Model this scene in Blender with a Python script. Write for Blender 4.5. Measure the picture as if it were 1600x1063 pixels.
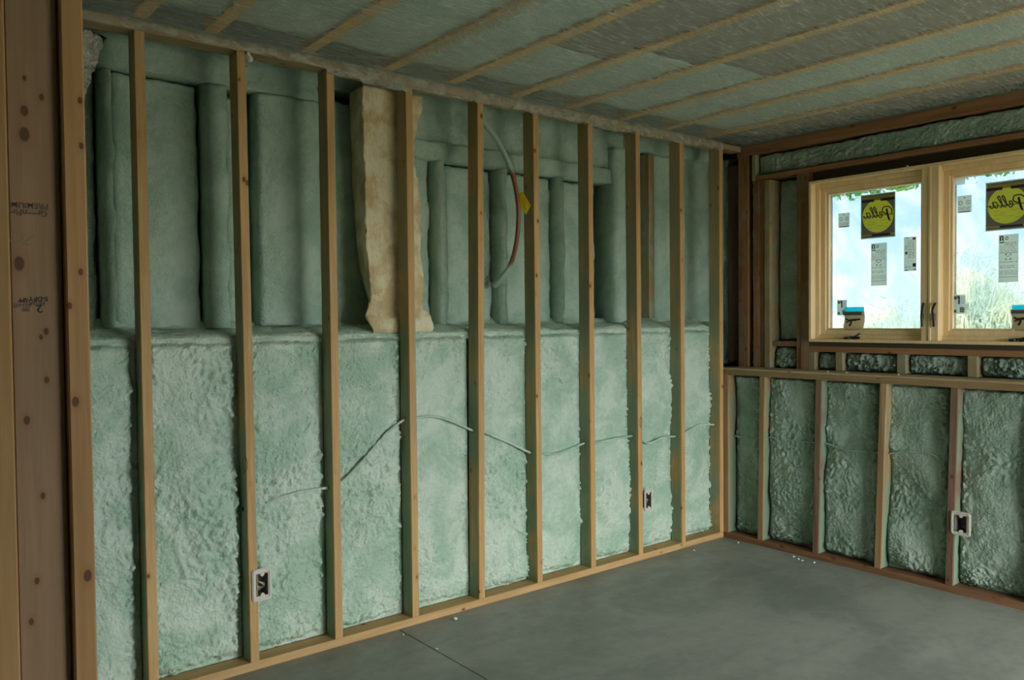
import bpy, bmesh, math, random
from mathutils import Vector, Matrix, noise
random.seed(7)
S = bpy.context.scene
for o in list(bpy.data.objects): bpy.data.objects.remove(o)
# ------------------------------------------------------------------ camera
CAM = Vector((-4.5439, -3.3749, 1.5009)); YAW, PIT, ROL, FPX = -0.6759, -0.0261, -0.0091, 1261.54
Fw = Vector((-math.sin(YAW)*math.cos(PIT), math.cos(YAW)*math.cos(PIT), math.sin(PIT)))
R0 = Fw.cross(Vector((0, 0, 1))).normalized(); U0 = R0.cross(Fw)
Rt = math.cos(ROL)*R0 + math.sin(ROL)*U0; Up = -math.sin(ROL)*R0 + math.cos(ROL)*U0
cd = bpy.data.cameras.new('camera'); cam = bpy.data.objects.new('camera', cd); S.collection.objects.link(cam)
M = Matrix((Rt, Up, -Fw)).transposed().to_4x4(); M.translation = CAM; cam.matrix_world = M
cd.sensor_width = 36; cd.lens = 36*FPX/1600; cd.clip_start = .05; S.camera = cam
# ------------------------------------------------------------------ world and light
S.view_settings.view_transform = 'Standard'; S.view_settings.look = 'None'
S.view_settings.exposure = 0.88; S.view_settings.gamma = 1; S.view_settings.use_curve_mapping = False
W = bpy.data.worlds.new('sky'); S.world = W; W.use_nodes = True
wn = W.node_tree; wn.nodes.clear()
wo = wn.nodes.new('ShaderNodeOutputWorld'); wb = wn.nodes.new('ShaderNodeBackground'); wb.inputs[1].default_value = 8.5
tc = wn.nodes.new('ShaderNodeTexCoord'); sp = wn.nodes.new('ShaderNodeSeparateXYZ'); cr = wn.nodes.new('ShaderNodeValToRGB')
wn.links.new(tc.outputs['Generated'], sp.inputs[0]); wn.links.new(sp.outputs[2], cr.inputs[0]); wn.links.new(cr.outputs[0], wb.inputs[0]); wn.links.new(wb.outputs[0], wo.inputs[0])
cr.color_ramp.elements[0].position = .02; cr.color_ramp.elements[0].color = (1.0, 1.0, .95, 1)
cr.color_ramp.elements[1].position = .11; cr.color_ramp.elements[1].color = (.70, .83, 1.0, 1)
e_ = cr.color_ramp.elements.new(.24); e_.color = (1.0, .97, .90, 1)
sl = bpy.data.lights.new('sun', 'SUN'); sl.energy = 22; sl.angle = .03; sl.color = (1, .97, .88)
so = bpy.data.objects.new('sun', sl); S.collection.objects.link(so); so.rotation_euler = (math.radians(-18), math.radians(-42), 0)
def portal(name, loc, rot, sx, sy):
    l = bpy.data.lights.new(name, 'AREA'); l.shape = 'RECTANGLE'; l.size = sx; l.size_y = sy
    l.cycles.is_portal = True
    o = bpy.data.objects.new(name, l); S.collection.objects.link(o); o.location = loc; o.rotation_euler = rot
portal('doorway_portal', (-1.2, -4.93, 1.05), (math.radians(90), 0, 0), 2.1, 2.05)
portal('window_portal', (.45, -1.285, 1.85), (0, math.radians(90), 0), 1.2, 1.6)

# ------------------------------------------------------------------ helpers
def ray(u, v): return Fw + (u-800)/FPX*Rt - (v-531.5)/FPX*Up
def atY(u, v, y): d = ray(u, v); return CAM + d*((y-CAM.y)/d.y)
def atX(u, v, x): d = ray(u, v); return CAM + d*((x-CAM.x)/d.x)
def atZ(u, v, z): d = ray(u, v); return CAM + d*((z-CAM.z)/d.z)
def link(name, me, mat=None, parent=None):
    o = bpy.data.objects.new(name, me); S.collection.objects.link(o)
    if mat and not me.materials: me.materials.append(mat)
    if parent: o.parent = parent
    return o
def tag(o, label, cat=None, group=None, kind=None):
    o['label'] = label
    if cat: o['category'] = cat
    if group: o['group'] = group
    if kind: o['kind'] = kind
    return o
def empty(name, loc):
    o = bpy.data.objects.new(name, None); S.collection.objects.link(o); o.location = loc; o.empty_display_size = .05
    return o
def finish(name, bm, mat, parent=None, origin=None, smooth=False):
    """link bmesh (world coords) with its origin at base centre; children get local coords"""
    bmesh.ops.recalc_face_normals(bm, faces=bm.faces)
    xs = [v.co for v in bm.verts]
    if origin is None:
        origin = Vector(((min(c.x for c in xs)+max(c.x for c in xs))/2, (min(c.y for c in xs)+max(c.y for c in xs))/2, min(c.z for c in xs)))
    origin = Vector(origin)
    bmesh.ops.translate(bm, verts=bm.verts, vec=-origin)
    me = bpy.data.meshes.new(name); bm.to_mesh(me); bm.free()
    if smooth:
        for p in me.polygons: p.use_smooth = True
    o = link(name, me, mat, parent)
    o.location = origin - (parent.location if parent else Vector())
    return o
def box(bm, x0, x1, y0, y1, z0, z1, bev=0, top=None):
    """top: (dx, dy) shift of the upper end"""
    r = bmesh.ops.create_cube(bm, size=1)['verts']
    for v in r:
        v.co = Vector((x0+(v.co.x+.5)*(x1-x0), y0+(v.co.y+.5)*(y1-y0), z0+(v.co.z+.5)*(z1-z0)))
        if top and v.co.z > (z0+z1)/2: v.co.x += top[0]; v.co.y += top[1]
    if bev:
        es = list({e for v in r for e in v.link_edges})
        bmesh.ops.bevel(bm, geom=es, offset=bev, segments=1, affect='EDGES')
    return bm
def bx(name, x0, x1, y0, y1, z0, z1, mat, parent=None, bev=.0015, top=None):
    bm = bmesh.new(); box(bm, min(x0, x1), max(x0, x1), min(y0, y1), max(y0, y1), z0, z1, bev, top)
    return finish(name, bm, mat, parent)
def tube(bm, pts, r, n=10, caps=True):
    pts = [Vector(p) for p in pts]; rings = []
    a = None
    for i, p in enumerate(pts):
        t = (pts[min(i+1, len(pts)-1)]-pts[max(i-1, 0)]).normalized()
        if a is None: a = t.cross(Vector((0, 0, 1))) if abs(t.z) < .9 else t.cross(Vector((1, 0, 0)))
        else: a = a-t*a.dot(t)
        a.normalize(); b = t.cross(a)
        rr = r[i] if isinstance(r, (list, tuple)) else r
        rings.append([bm.verts.new(p+rr*(math.cos(k*2*math.pi/n)*a+math.sin(k*2*math.pi/n)*b)) for k in range(n)])
    for i in range(len(rings)-1):
        for k in range(n):
            bm.faces.new((rings[i][k], rings[i][(k+1) % n], rings[i+1][(k+1) % n], rings[i+1][k]))
    if caps: bm.faces.new(rings[0]); bm.faces.new(rings[-1])
def smooth_path(P, n=6):
    P = [Vector(p) for p in P]; out = []
    for i in range(len(P)-1):
        a, b, c, d = P[max(i-1, 0)], P[i], P[i+1], P[min(i+2, len(P)-1)]
        for k in range(n):
            t = k/n
            out.append(.5*((2*b)+(c-a)*t+(2*a-5*b+4*c-d)*t*t+(3*b-a-3*c+d)*t**3))
    out.append(P[-1]); return out
def fbm(p, o=4): return noise.fractal(p, 1.0, 2.0, o, noise_basis='PERLIN_ORIGINAL')
def n1(p): return noise.noise(p, noise_basis='PERLIN_ORIGINAL')
def ss(a, b, x):
    t = max(0., min(1., (x-a)/(b-a))); return t*t*(3-2*t)
# ------------------------------------------------------------------ materials
def newmat(name):
    m = bpy.data.materials.new(name); m.use_nodes = True; nt = m.node_tree; b = nt.nodes['Principled BSDF']
    return m, nt, b
class G:
    def __init__(s, nt): s.nt = nt; s.L = nt.links.new
    def n(s, t, **k):
        x = s.nt.nodes.new(t)
        for a, b in k.items(): setattr(x, a, b)
        return x
    def math(s, op, a, b=None, clamp=False):
        x = s.n('ShaderNodeMath', operation=op, use_clamp=clamp)
        for i, q in enumerate((a, b)):
            if q is None: continue
            if isinstance(q, (int, float)): x.inputs[i].default_value = q
            else: s.L(q, x.inputs[i])
        return x.outputs[0]
    def vmath(s, op, a, b=None):
        x = s.n('ShaderNodeVectorMath', operation=op)
        for i, q in enumerate((a, b)):
            if q is None: continue
            if isinstance(q, (tuple, list)): x.inputs[i].default_value = q
            else: s.L(q, x.inputs[i])
        return x
    def mix(s, f, a, b):
        x = s.n('ShaderNodeMix', data_type='RGBA')
        for i, q in ((0, f), (6, a), (7, b)):
            if isinstance(q, (int, float)): x.inputs[i].default_value = q
            elif isinstance(q, (tuple, list)): x.inputs[i].default_value = (*q, 1)
            else: s.L(q, x.inputs[i])
        return x.outputs[2]
    def ramp(s, f, a, b):
        x = s.n('ShaderNodeMapRange', interpolation_type='SMOOTHSTEP'); s.L(f, x.inputs[0]); x.inputs[1].default_value = a; x.inputs[2].default_value = b
        return x.outputs[0]
    def noise(s, v, scale, det=3, rough=.55, dist=0):
        x = s.n('ShaderNodeTexNoise'); s.L(v, x.inputs['Vector']); x.inputs['Scale'].default_value = scale; x.inputs['Detail'].default_value = det
        x.inputs['Roughness'].default_value = rough; x.inputs['Distortion'].default_value = dist
        return x.outputs[0]
    def bump(s, h, st, d, b):
        x = s.n('ShaderNodeBump'); x.inputs['Strength'].default_value = st; x.inputs['Distance'].default_value = d; s.L(h, x.inputs['Height']); s.L(x.outputs[0], b.inputs['Normal'])
        return x
def plain(name, col, rough=.6, metal=0, bump=0, scale=60, var=.08):
    m, nt, b = newmat(name); g = G(nt); c = g.n('ShaderNodeTexCoord').outputs['Object']
    f = g.noise(c, scale, 3)
    g.L(g.mix(f, tuple(x*(1-var) for x in col), tuple(min(1, x*(1+var)) for x in col)), b.inputs['Base Color'])
    b.inputs['Roughness'].default_value = rough; b.inputs['Metallic'].default_value = metal
    if bump: g.bump(f, bump, .002, b)
    return m
def wood(name, light, dark, axis='Z', spray=None, knots=None, knot_amt=1.0, rough=.62, over=None):
    """sawn softwood, grain along axis; spray=(strength) green overspray on side faces (local y>0.004); knots=[(x,y,z,r)] local"""
    m, nt, b = newmat(name); g = G(nt)
    tcn = g.n('ShaderNodeTexCoord'); c = tcn.outputs['Object']
    oi = g.n('ShaderNodeObjectInfo'); off = g.math('MULTIPLY', oi.outputs['Random'], 37.0)
    cmb = g.n('ShaderNodeCombineXYZ'); [g.L(off, cmb.inputs[i]) for i in range(3)]
    v = g.vmath('ADD', c, cmb.outputs[0]).outputs[0]
    st = {'Z': (1, 1, .045), 'X': (.045, 1, 1), 'Y': (1, .045, 1)}[axis]
    vs = g.vmath('MULTIPLY', v, st).outputs[0]
    gr = g.noise(vs, 75, 4, .6, .6); broad = g.noise(vs, 14, 2, .5, 1.2); blot = g.noise(v, 2.2, 3)
    f = g.math('ADD', g.math('MULTIPLY', gr, .5), g.math('MULTIPLY', broad, .5))
    col = g.mix(g.ramp(f, .36, .66), dark, light)
    col = g.mix(g.math('MULTIPLY', g.ramp(blot, .45, .75), .45), col, tuple(x*.72 for x in light))
    kst = {'Z': (1, 1, .62), 'X': (.62, 1, 1), 'Y': (1, .62, 1)}[axis]
    if knots is None:
        vo = g.n('ShaderNodeTexVoronoi'); g.L(g.vmath('MULTIPLY', v, kst).outputs[0], vo.inputs['Vector']); vo.inputs['Scale'].default_value = 13
        d = vo.outputs['Distance']
        k = g.math('SUBTRACT', 1.0, g.ramp(d, .07, .12)); halo = g.math('SUBTRACT', 1.0, g.ramp(d, .1, .24))
    else:
        d = None
        for (x, y, z, r) in knots:
            s_ = g.vmath('SUBTRACT', c, (x, y, z)).outputs[0]
            q = g.vmath('LENGTH', g.vmath('MULTIPLY', s_, kst).outputs[0])
            q = g.math('DIVIDE', q.outputs['Value'], r)
            d = q if d is None else g.math('MINIMUM', d, q)
        k = g.math('SUBTRACT', 1.0, g.ramp(d, .75, 1.15)); halo = g.math('SUBTRACT', 1.0, g.ramp(d, .9, 3.0))
    col = g.mix(g.math('MULTIPLY', halo, .4*knot_amt), col, (light[0]*.72, light[1]*.5, light[2]*.35))
    col = g.mix(g.math('MULTIPLY', k, .85*knot_amt), col, (.075, .035, .018))
    if spray:
        sx = g.n('ShaderNodeSeparateXYZ'); g.L(c, sx.inputs[0])
        side = g.ramp(sx.outputs[1] if spray[1] == 'y' else sx.outputs[0], spray[2], spray[2]+.012)
        hz = g.math('SUBTRACT', 1.15, g.math('MULTIPLY', sx.outputs[2], .27))
        pn = g.ramp(g.noise(v, 3.0, 4), .30, .56)
        fac = g.math('MULTIPLY', g.math('MULTIPLY', side, g.math('MULTIPLY', hz, pn, True), True), spray[0], True)
        col = g.mix(fac, col, (.20, .31, .21))
    if over:
        sx = g.n('ShaderNodeSeparateXYZ'); g.L(c, sx.inputs[0])
        fac = g.math('MULTIPLY', g.ramp(g.noise(v, 9, 4), .42, .62), over)
        col = g.mix(fac, col, (.24, .42, .33))
    g.L(col, b.inputs['Base Color']); b.inputs['Roughness'].default_value = rough; b.inputs['Specular IOR Level'].default_value = .3
    g.bump(gr, .15, .002, b)
    return m
def foam_mat(name, c1, c2, fine=1.0, rough=.5):
    m, nt, b = newmat(name); g = G(nt)
    c = g.n('ShaderNodeTexCoord').outputs['Object']
    oi = g.n('ShaderNodeObjectInfo'); off = g.math('MULTIPLY', oi.outputs['Random'], 19.0)
    cmb = g.n('ShaderNodeCombineXYZ'); [g.L(off, cmb.inputs[i]) for i in range(3)]
    v = g.vmath('ADD', c, cmb.outputs[0]).outputs[0]
    big = g.noise(v, 4.5, 4, .6, .6); mid = g.noise(v, 38, 4, .6, .4)
    vo = g.n('ShaderNodeTexVoronoi'); vo.feature = 'SMOOTH_F1'; g.L(v, vo.inputs['Vector']); vo.inputs['Scale'].default_value = 95
    f = g.ramp(g.math('ADD', g.math('MULTIPLY', big, .75), g.math('MULTIPLY', mid, .25)), .38, .62)
    g.L(g.mix(f, c1, c2), b.inputs['Base Color'])
    pt = g.noise(v, 3.1, 2)
    bil = g.math('ABSOLUTE', g.math('SUBTRACT', g.noise(v, 48, 1, .5, .6), .5))
    h = g.math('ADD', g.math('MULTIPLY', mid, .7), g.math('MULTIPLY', vo.outputs[0], -.7))
    h = g.math('ADD', h, g.math('MULTIPLY', g.math('MULTIPLY', bil, 1.5), g.ramp(pt, .35, .6)))
    g.bump(h, .62*fine, .010, b)
    b.inputs['Roughness'].default_value = rough; b.inputs['Specular IOR Level'].default_value = .35
    return m
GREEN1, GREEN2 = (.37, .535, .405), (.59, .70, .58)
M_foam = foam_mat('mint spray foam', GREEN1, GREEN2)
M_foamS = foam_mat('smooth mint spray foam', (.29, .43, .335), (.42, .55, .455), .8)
M_foamD = foam_mat('darker green spray foam', (.27, .39, .30), (.41, .52, .43), .9, .58)  # darker variant of the foam greens
M_stud = wood('spruce stud', (.63, .405, .18), (.47, .29, .115), 'Z', spray=(.85, 'y', -.038))
M_knee = wood('knee wall stud', (.46, .31, .16), (.30, .19, .09), 'Z', spray=(1.0, 'x', -.036))
M_plX = wood('spruce plate lengthwise', (.60, .39, .18), (.45, .28, .115), 'X')
M_plX2 = wood('plate dusted with foam', (.46, .36, .20), (.33, .24, .12), 'X')
M_plY = wood('reddish plate', (.36, .19, .085), (.22, .11, .05), 'Y')
M_capY = wood('ledge board', (.55, .42, .25), (.36, .25, .13), 'Y')
M_red = wood('reddish framing', (.36, .18, .075), (.20, .095, .042), 'Z', over=.18)
M_olive = wood('foam dusted framing', (.40, .30, .15), (.27, .20, .10), 'Z', over=.35)
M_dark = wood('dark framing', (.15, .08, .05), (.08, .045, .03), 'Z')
M_joist = wood('ceiling joist wood', (.86, .56, .22), (.74, .46, .17), 'Y', knot_amt=.15)
M_pine = wood('clear window pine', (.90, .72, .42), (.82, .60, .30), 'Z', knot_amt=0, rough=.4)
M_black = plain('black metal', (.015, .013, .012), .35)
M_hole = plain('dark drilled hole', (.02, .014, .01), .9)
M_box = plain('cream box plastic', (.62, .60, .50), .5)
M_boxin = plain('grey box interior', (.17, .165, .16), .6)
M_wire = plain('copper ground wire', (.45, .3, .15), .4)
M_wirew = plain('white cable sheath', (.55, .55, .5), .5)
M_print = plain('dark stamp ink', (.035, .03, .035), .8)
M_ink = plain('faded stamp ink', (.12, .08, .06), .9)
M_label = plain('sticker paper', (.62, .68, .62), .5)
M_lyel = plain('yellow sticker print', (.80, .66, .12), .45)
M_lblk = plain('grey sticker print', (.11, .10, .085), .5)
M_tape = plain('blue tape', (.05, .50, .72), .5)
M_bag = plain('tan parts bag', (.42, .33, .20), .25, bump=.4, scale=90)
M_crumb = plain('pale foam crumb', (.75, .80, .74), .8)
M_tag = plain('yellow tag', (.62, .48, .02), .55)
def paper(name, col, tl=.8):
    m, nt, b = newmat(name); g = G(nt); out = nt.nodes['Material Output']
    d = g.n('ShaderNodeBsdfDiffuse'); d.inputs[0].default_value = (*col, 1); t = g.n('ShaderNodeBsdfTranslucent'); t.inputs[0].default_value = (*col, 1)
    mx = g.n('ShaderNodeMixShader'); mx.inputs[0].default_value = tl; g.L(d.outputs[0], mx.inputs[1]); g.L(t.outputs[0], mx.inputs[2]); g.L(mx.outputs[0], out.inputs['Surface']); nt.nodes.remove(b); return m
M_label = paper('sticker paper', (.80, .86, .80)); M_lyel = paper('yellow sticker print', (.90, .82, .25)); M_lblk = paper('grey sticker print', (.33, .32, .28), .5)
M_tape = paper('blue tape', (.12, .85, .98)); M_bag = paper('tan parts bag', (.68, .58, .40), .6); M_tag = paper('yellow tag', (.62, .48, .02), .3)
# fibreglass
def batt_mat():
    m, nt, b = newmat('cream fibreglass'); g = G(nt); c = g.n('ShaderNodeTexCoord').outputs['Object']
    a = g.noise(c, 7, 5, .6, .2); f = g.noise(g.vmath('MULTIPLY', c, (1, 1, .5)).outputs[0], 90, 4, .7)
    col = g.mix(g.ramp(a, .4, .62), (.68, .53, .28), (.91, .83, .57))
    g.L(col, b.inputs['Base Color']); b.inputs['Roughness'].default_value = .95
    g.bump(g.math('ADD', g.math('MULTIPLY', f, .5), a), 1.0, .02, b); return m
M_batt = batt_mat()
def floor_mat():
    m, nt, b = newmat('concrete slab'); g = G(nt); c = g.n('ShaderNodeTexCoord').outputs['Object']
    a = g.noise(c, 1.1, 6, .62, .8); f = g.noise(c, 14, 5, .7); s = g.noise(g.vmath('MULTIPLY', c, (.35, 1.6, 1)).outputs[0], 2.0, 5, .6, .5)
    mixf = g.math('ADD', g.math('MULTIPLY', a, .5), g.math('ADD', g.math('MULTIPLY', f, .2), g.math('MULTIPLY', s, .3)))
    g.L(g.mix(g.ramp(mixf, .38, .62), (.20, .225, .20), (.34, .365, .33)), b.inputs['Base Color'])
    b.inputs['Roughness'].default_value = .48; g.L(g.math('ADD', g.math('MULTIPLY', a, .35), .33), b.inputs['Roughness'])
    g.bump(f, .12, .004, b); return m
M_floor = floor_mat()
def membrane_mat(base=.16, nm='netting fabric'):
    m, nt, b = newmat(nm); g = G(nt); c = g.n('ShaderNodeTexCoord').outputs['Object']
    out = nt.nodes['Material Output']
    warp = g.n('ShaderNodeTexNoise'); g.L(c, warp.inputs['Vector']); warp.inputs['Scale'].default_value = 2.5
    wv = g.vmath('ADD', c, g.vmath('MULTIPLY', warp.outputs['Color'], (.07, .07, 0)).outputs[0]).outputs[0]
    rot = g.n('ShaderNodeMapping'); g.L(wv, rot.inputs['Vector']); rot.inputs['Rotation'].default_value = (0, 0, math.radians(-20)); rot.inputs['Scale'].default_value = (1.0, 7.0, 1)
    st = g.noise(rot.outputs[0], 9, 6, .68, .3)
    rot2 = g.n('ShaderNodeMapping'); g.L(wv, rot2.inputs['Vector']); rot2.inputs['Rotation'].default_value = (0, 0, math.radians(38)); rot2.inputs['Scale'].default_value = (1.0, 9.0, 1)
    st2 = g.noise(rot2.outputs[0], 7, 5, .68, .3)
    fine = g.noise(c, 160, 3, .7)
    f = g.math('ADD', g.math('MULTIPLY', g.ramp(st, .38, .70), .30), g.math('MULTIPLY', g.ramp(st2, .52, .70), .24))
    f = g.math('ADD', f, g.math('MULTIPLY', fine, .08))
    for an, sc, seed in ((25, 1.6, 3.0), (62, 2.2, 9.0)):
        mp = g.n('ShaderNodeMapping'); g.L(wv, mp.inputs['Vector']); mp.inputs['Rotation'].default_value = (0, 0, math.radians(an)); mp.inputs['Scale'].default_value = (.5, 2.6, 1); mp.inputs['Location'].default_value = (seed, seed, 0)
        ln = g.math('ABSOLUTE', g.math('SUBTRACT', g.noise(mp.outputs[0], sc*2, 2, .5, .2), .5))
        f = g.math('ADD', f, g.math('MULTIPLY', g.math('SUBTRACT', 1.0, g.ramp(ln, .0, .007)), .16))
    opa = g.math('ADD', f, base, True)
    df = g.n('ShaderNodeBsdfDiffuse'); df.inputs[0].default_value = (.80, .83, .75, 1)
    tr = g.n('ShaderNodeBsdfTranslucent'); tr.inputs[0].default_value = (.6, .62, .54, 1)
    gl = g.n('ShaderNodeBsdfGlossy'); gl.inputs[0].default_value = (.8, .85, .8, 1); gl.inputs['Roughness'].default_value = .45
    tp = g.n('ShaderNodeBsdfTransparent'); tp.inputs[0].default_value = (.97, .97, .97, 1)
    bp = g.n('ShaderNodeBump'); bp.inputs['Strength'].default_value = .25; bp.inputs['Distance'].default_value = .01; g.L(g.math('ADD', st, st2), bp.inputs['Height'])
    for q in (df, tr, gl): g.L(bp.outputs[0], q.inputs['Normal'])
    m1 = g.n('ShaderNodeMixShader'); m1.inputs[0].default_value = .22; g.L(df.outputs[0], m1.inputs[1]); g.L(tr.outputs[0], m1.inputs[2])
    m1b = g.n('ShaderNodeMixShader'); m1b.inputs[0].default_value = .07; g.L(m1.outputs[0], m1b.inputs[1]); g.L(gl.outputs[0], m1b.inputs[2])
    m2 = g.n('ShaderNodeMixShader'); g.L(opa, m2.inputs[0]); g.L(tp.outputs[0], m2.inputs[1]); g.L(m1b.outputs[0], m2.inputs[2])
    g.L(m2.outputs[0], out.inputs['Surface']); nt.nodes.remove(b); return m
M_mem = membrane_mat(); M_flap = membrane_mat(.20, 'thin netting edge')
def glass_mat():
    m, nt, b = newmat('window glass with blue film'); g = G(nt); out = nt.nodes['Material Output']
    c = g.n('ShaderNodeTexCoord').outputs['Object']
    a = g.noise(g.vmath('MULTIPLY', c, (1, 1, 1)).outputs[0], 2.4, 4, .55, 1.5)
    sx = g.n('ShaderNodeSeparateXYZ'); g.L(c, sx.inputs[0])
    f = g.math('ADD', g.ramp(a, .40, .64), 0, True)
    tp = g.n('ShaderNodeBsdfTransparent'); g.L(g.mix(f, (.232, .272, .306), (.290, .305, .313)), tp.inputs[0])
    gl = g.n('ShaderNodeBsdfGlossy'); gl.inputs['Roughness'].default_value = .03
    mx = g.n('ShaderNodeMixShader'); mx.inputs[0].default_value = .05; g.L(tp.outputs[0], mx.inputs[1]); g.L(gl.outputs[0], mx.inputs[2])
    g.L(mx.outputs[0], out.inputs['Surface']); nt.nodes.remove(b); return m
M_glass = glass_mat()
def foil_mat():
    m, nt, b = newmat('crinkled foil'); g = G(nt); c = g.n('ShaderNodeTexCoord').outputs['Object']
    vo = g.n('ShaderNodeTexVoronoi'); g.L(c, vo.inputs['Vector']); vo.inputs['Scale'].default_value = 55
    b.inputs['Base Color'].default_value = (.8, .78, .7, 1); b.inputs['Metallic'].default_value = .5; b.inputs['Roughness'].default_value = .3
    g.bump(g.math('ADD', vo.outputs[0], g.noise(c, 30, 5, .7)), 1.0, .02, b); return m
M_foil = foil_mat()
def copper_mat():
    m, nt, b = newmat('copper tube, foam dusted at its ends'); g = G(nt); c = g.n('ShaderNodeTexCoord').outputs['Object']
    sx = g.n('ShaderNodeSeparateXYZ'); g.L(c, sx.inputs[0]); z = g.math('ADD', sx.outputs[2], g.math('MULTIPLY', g.noise(c, 20), .03))
    bare = g.math('MULTIPLY', g.ramp(z, .12, .16), g.math('SUBTRACT', 1.0, g.ramp(z, .62, .67)))
    g.L(g.mix(bare, (.36, .52, .42), (.27, .10, .06)), b.inputs['Base Color']); b.inputs['Roughness'].default_value = .45
    g.L(g.math('MULTIPLY', bare, .35), b.inputs['Metallic']); return m
M_copper = copper_mat()
M_wallback = plain('dark sheathing', (.16, .22, .18), .9)
M_ground = plain('dry ground', (.40, .44, .30), .95, scale=4, var=.25)
M_grass = plain('pale tall grass', (.80, .84, .66), .8, scale=8, var=.2)
M_leaf = plain('green leaves', (.34, .60, .24), .7, scale=5, var=.35)
M_cavity = plain('grey brown blown insulation', (.30, .275, .225), .95, bump=.8, scale=18, var=.35)
M_drywall = plain('unfinished wall board', (.45, .43, .38), .9)
M_duct = M_foil

W_, ST = .038, .4064
def struct(o, label=None):
    o['kind'] = 'structure'
    if label: o['label'] = label
    return o
# ------------------------------------------------------------------ shell
bm = bmesh.new()
box(bm, -7.3, -2.5595, -4.95, .45, -.12, 0); box(bm, -2.5535, .45, -4.95, .45, -.12, 0); box(bm, -2.5595, -2.5535, -4.95, .45, -.12, -.012)
struct(finish('floor', bm, M_floor), 'grey concrete slab floor with a saw-cut joint')
wl = struct(bx('wall_left', -7.3, .55, .42, .52, -.12, 3.1, M_wallback, bev=0), 'sheathing behind the foam of the long wall')
bm = bmesh.new()
box(bm, .36, .46, -4.95, .42, -.12, 1.27); box(bm, .36, .46, -4.95, .42, 2.40, 3.1); box(bm, .36, .46, -.47, .42, 1.27, 2.44); box(bm, .36, .46, -4.95, -2.1, 1.27, 2.44)
struct(finish('wall_right', bm, M_wallback), 'sheathing behind the foam of the window wall')
struct(bx('wall_far', -7.4, -7.3, -5.05, .52, -.12, 3.1, M_drywall, bev=0))
bm = bmesh.new()
box(bm, -7.3, -2.25, -5.05, -4.95, 0, 3.1); box(bm, -.15, .46, -5.05, -4.95, 0, 3.1); box(bm, -2.25, -.15, -5.05, -4.95, 2.1, 3.1)
struct(finish('wall_front', bm, M_drywall))
struct(bx('trim_1', -7.3, .46, -4.95, .42, 2.95, 3.05, M_drywall, bev=0), 'subfloor above the ceiling joists')['label']
# ------------------------------------------------------------------ foam patches
def foam(name, a0, a1, z0, z1, wall, d, back, mat, seed, res=.0062, maxd=None, rough=1.0, bulge=.02, edgeR=.035, edgeL=.012, topR=.03, botR=.03, lump=1.0, label=None, cat='foam', group=None, kind=None, rings=None):
    """a height-field block of sprayed foam. wall 'L': along X, depth +Y. wall 'R': along -Y, depth +X"""
    nx = max(4, int((a1-a0)/res)); nz = max(4, int((z1-z0)/res)); bm = bmesh.new(); V = []
    w_ = a1-a0; h_ = z1-z0
    sv = Vector((seed*7.31, seed*3.77, seed*1.93))
    def P(a, dep, z): return Vector((a, dep, z)) if wall == 'L' else Vector((dep, -a, z))
    for j in range(nz+1):
        row = []
        for i in range(nx+1):
            a = a0+w_*i/nx; z = z0+h_*j/nz; x = i/nx; t = j/nz
            q = Vector((a, z, 0))+sv
            big = fbm(q*3.2, 3)
            warp = Vector((n1(q*9), n1(q*9+Vector((5, 5, 5))), 0))*.035
            q2 = q+warp
            er = 1-ss(0, .09, a1-a); el = 1-ss(0, .07, a-a0); eb = 1-ss(0, .22, z-z0)
            patch = ss(-.1, .35, n1(q*2.6+Vector((9, 1, 4))))
            amp = (.12+1.05*max(er*1.1, el*.55, eb*(.5+.5*patch), patch*.36))*lump
            vs_ = 1-.55*eb*patch
            bil = abs(n1(Vector((q2.x*38, q2.y*32*vs_, .3))))+.5*abs(n1(Vector((q2.x*80, q2.y*70*vs_, 2))))
            dep = d-bulge*math.sin(math.pi*min(1, max(0, x)))**.6-.028*big*rough
            dep -= .040*amp*(bil-.25)*rough*(.25+.75*ss(0, .022, a1-a))*(.3+.7*ss(0, .02, a-a0))
            dep -= .0022*n1(q*95)*rough
            if rings:
                for (ra, rz, rr) in rings:
                    dd = math.hypot(a-ra, z-rz)
                    if dd < rr*2: dep -= .010*math.exp(-(dd/rr)**2)+.0025*math.sin(dd*160)*math.exp(-(dd/rr)**2)
            wob = .014*n1(Vector((z*7, seed, 0)))+.004*n1(Vector((z*18, seed, 2)))
            if edgeR: dep += .055*(1-ss(0, edgeR, (a1-a)+wob))**1.5
            if edgeL: dep += .02*(1-ss(0, edgeL, a-a0))
            wt = .012*n1(Vector((a*18, seed, 5)))
            if topR: dep += .09*(1-ss(0, topR, z1-z+wt*.6))**1.6
            if botR: dep += .05*(1-ss(0, botR, z-z0+wt))**1.5
            row.append(bm.verts.new(P(a, min(dep, maxd+.002*n1(q*30) if maxd else back-.005), z)))
        V.append(row)
    for j in range(nz):
        for i in range(nx): bm.faces.new((V[j][i], V[j][i+1], V[j+1][i+1], V[j+1][i]))
    # solid back and rim
    loop = V[0][:] + [V[j][nx] for j in range(1, nz+1)] + V[nz][nx-1::-1] + [V[j][0] for j in range(nz-1, 0, -1)]
    B = []
    for v in loop:
        c = v.co.copy()
        if wall == 'L': c.y = back
        else: c.x = back
        B.append(bm.verts.new(c))
    n = len(loop)
    for i in range(n): bm.faces.new((loop[i], loop[(i+1) % n], B[(i+1) % n], B[i]))
    bm.faces.new(B)
    o = finish(name, bm, mat, smooth=True)
    if label: tag(o, label, cat, group, kind)
    return o
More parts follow.
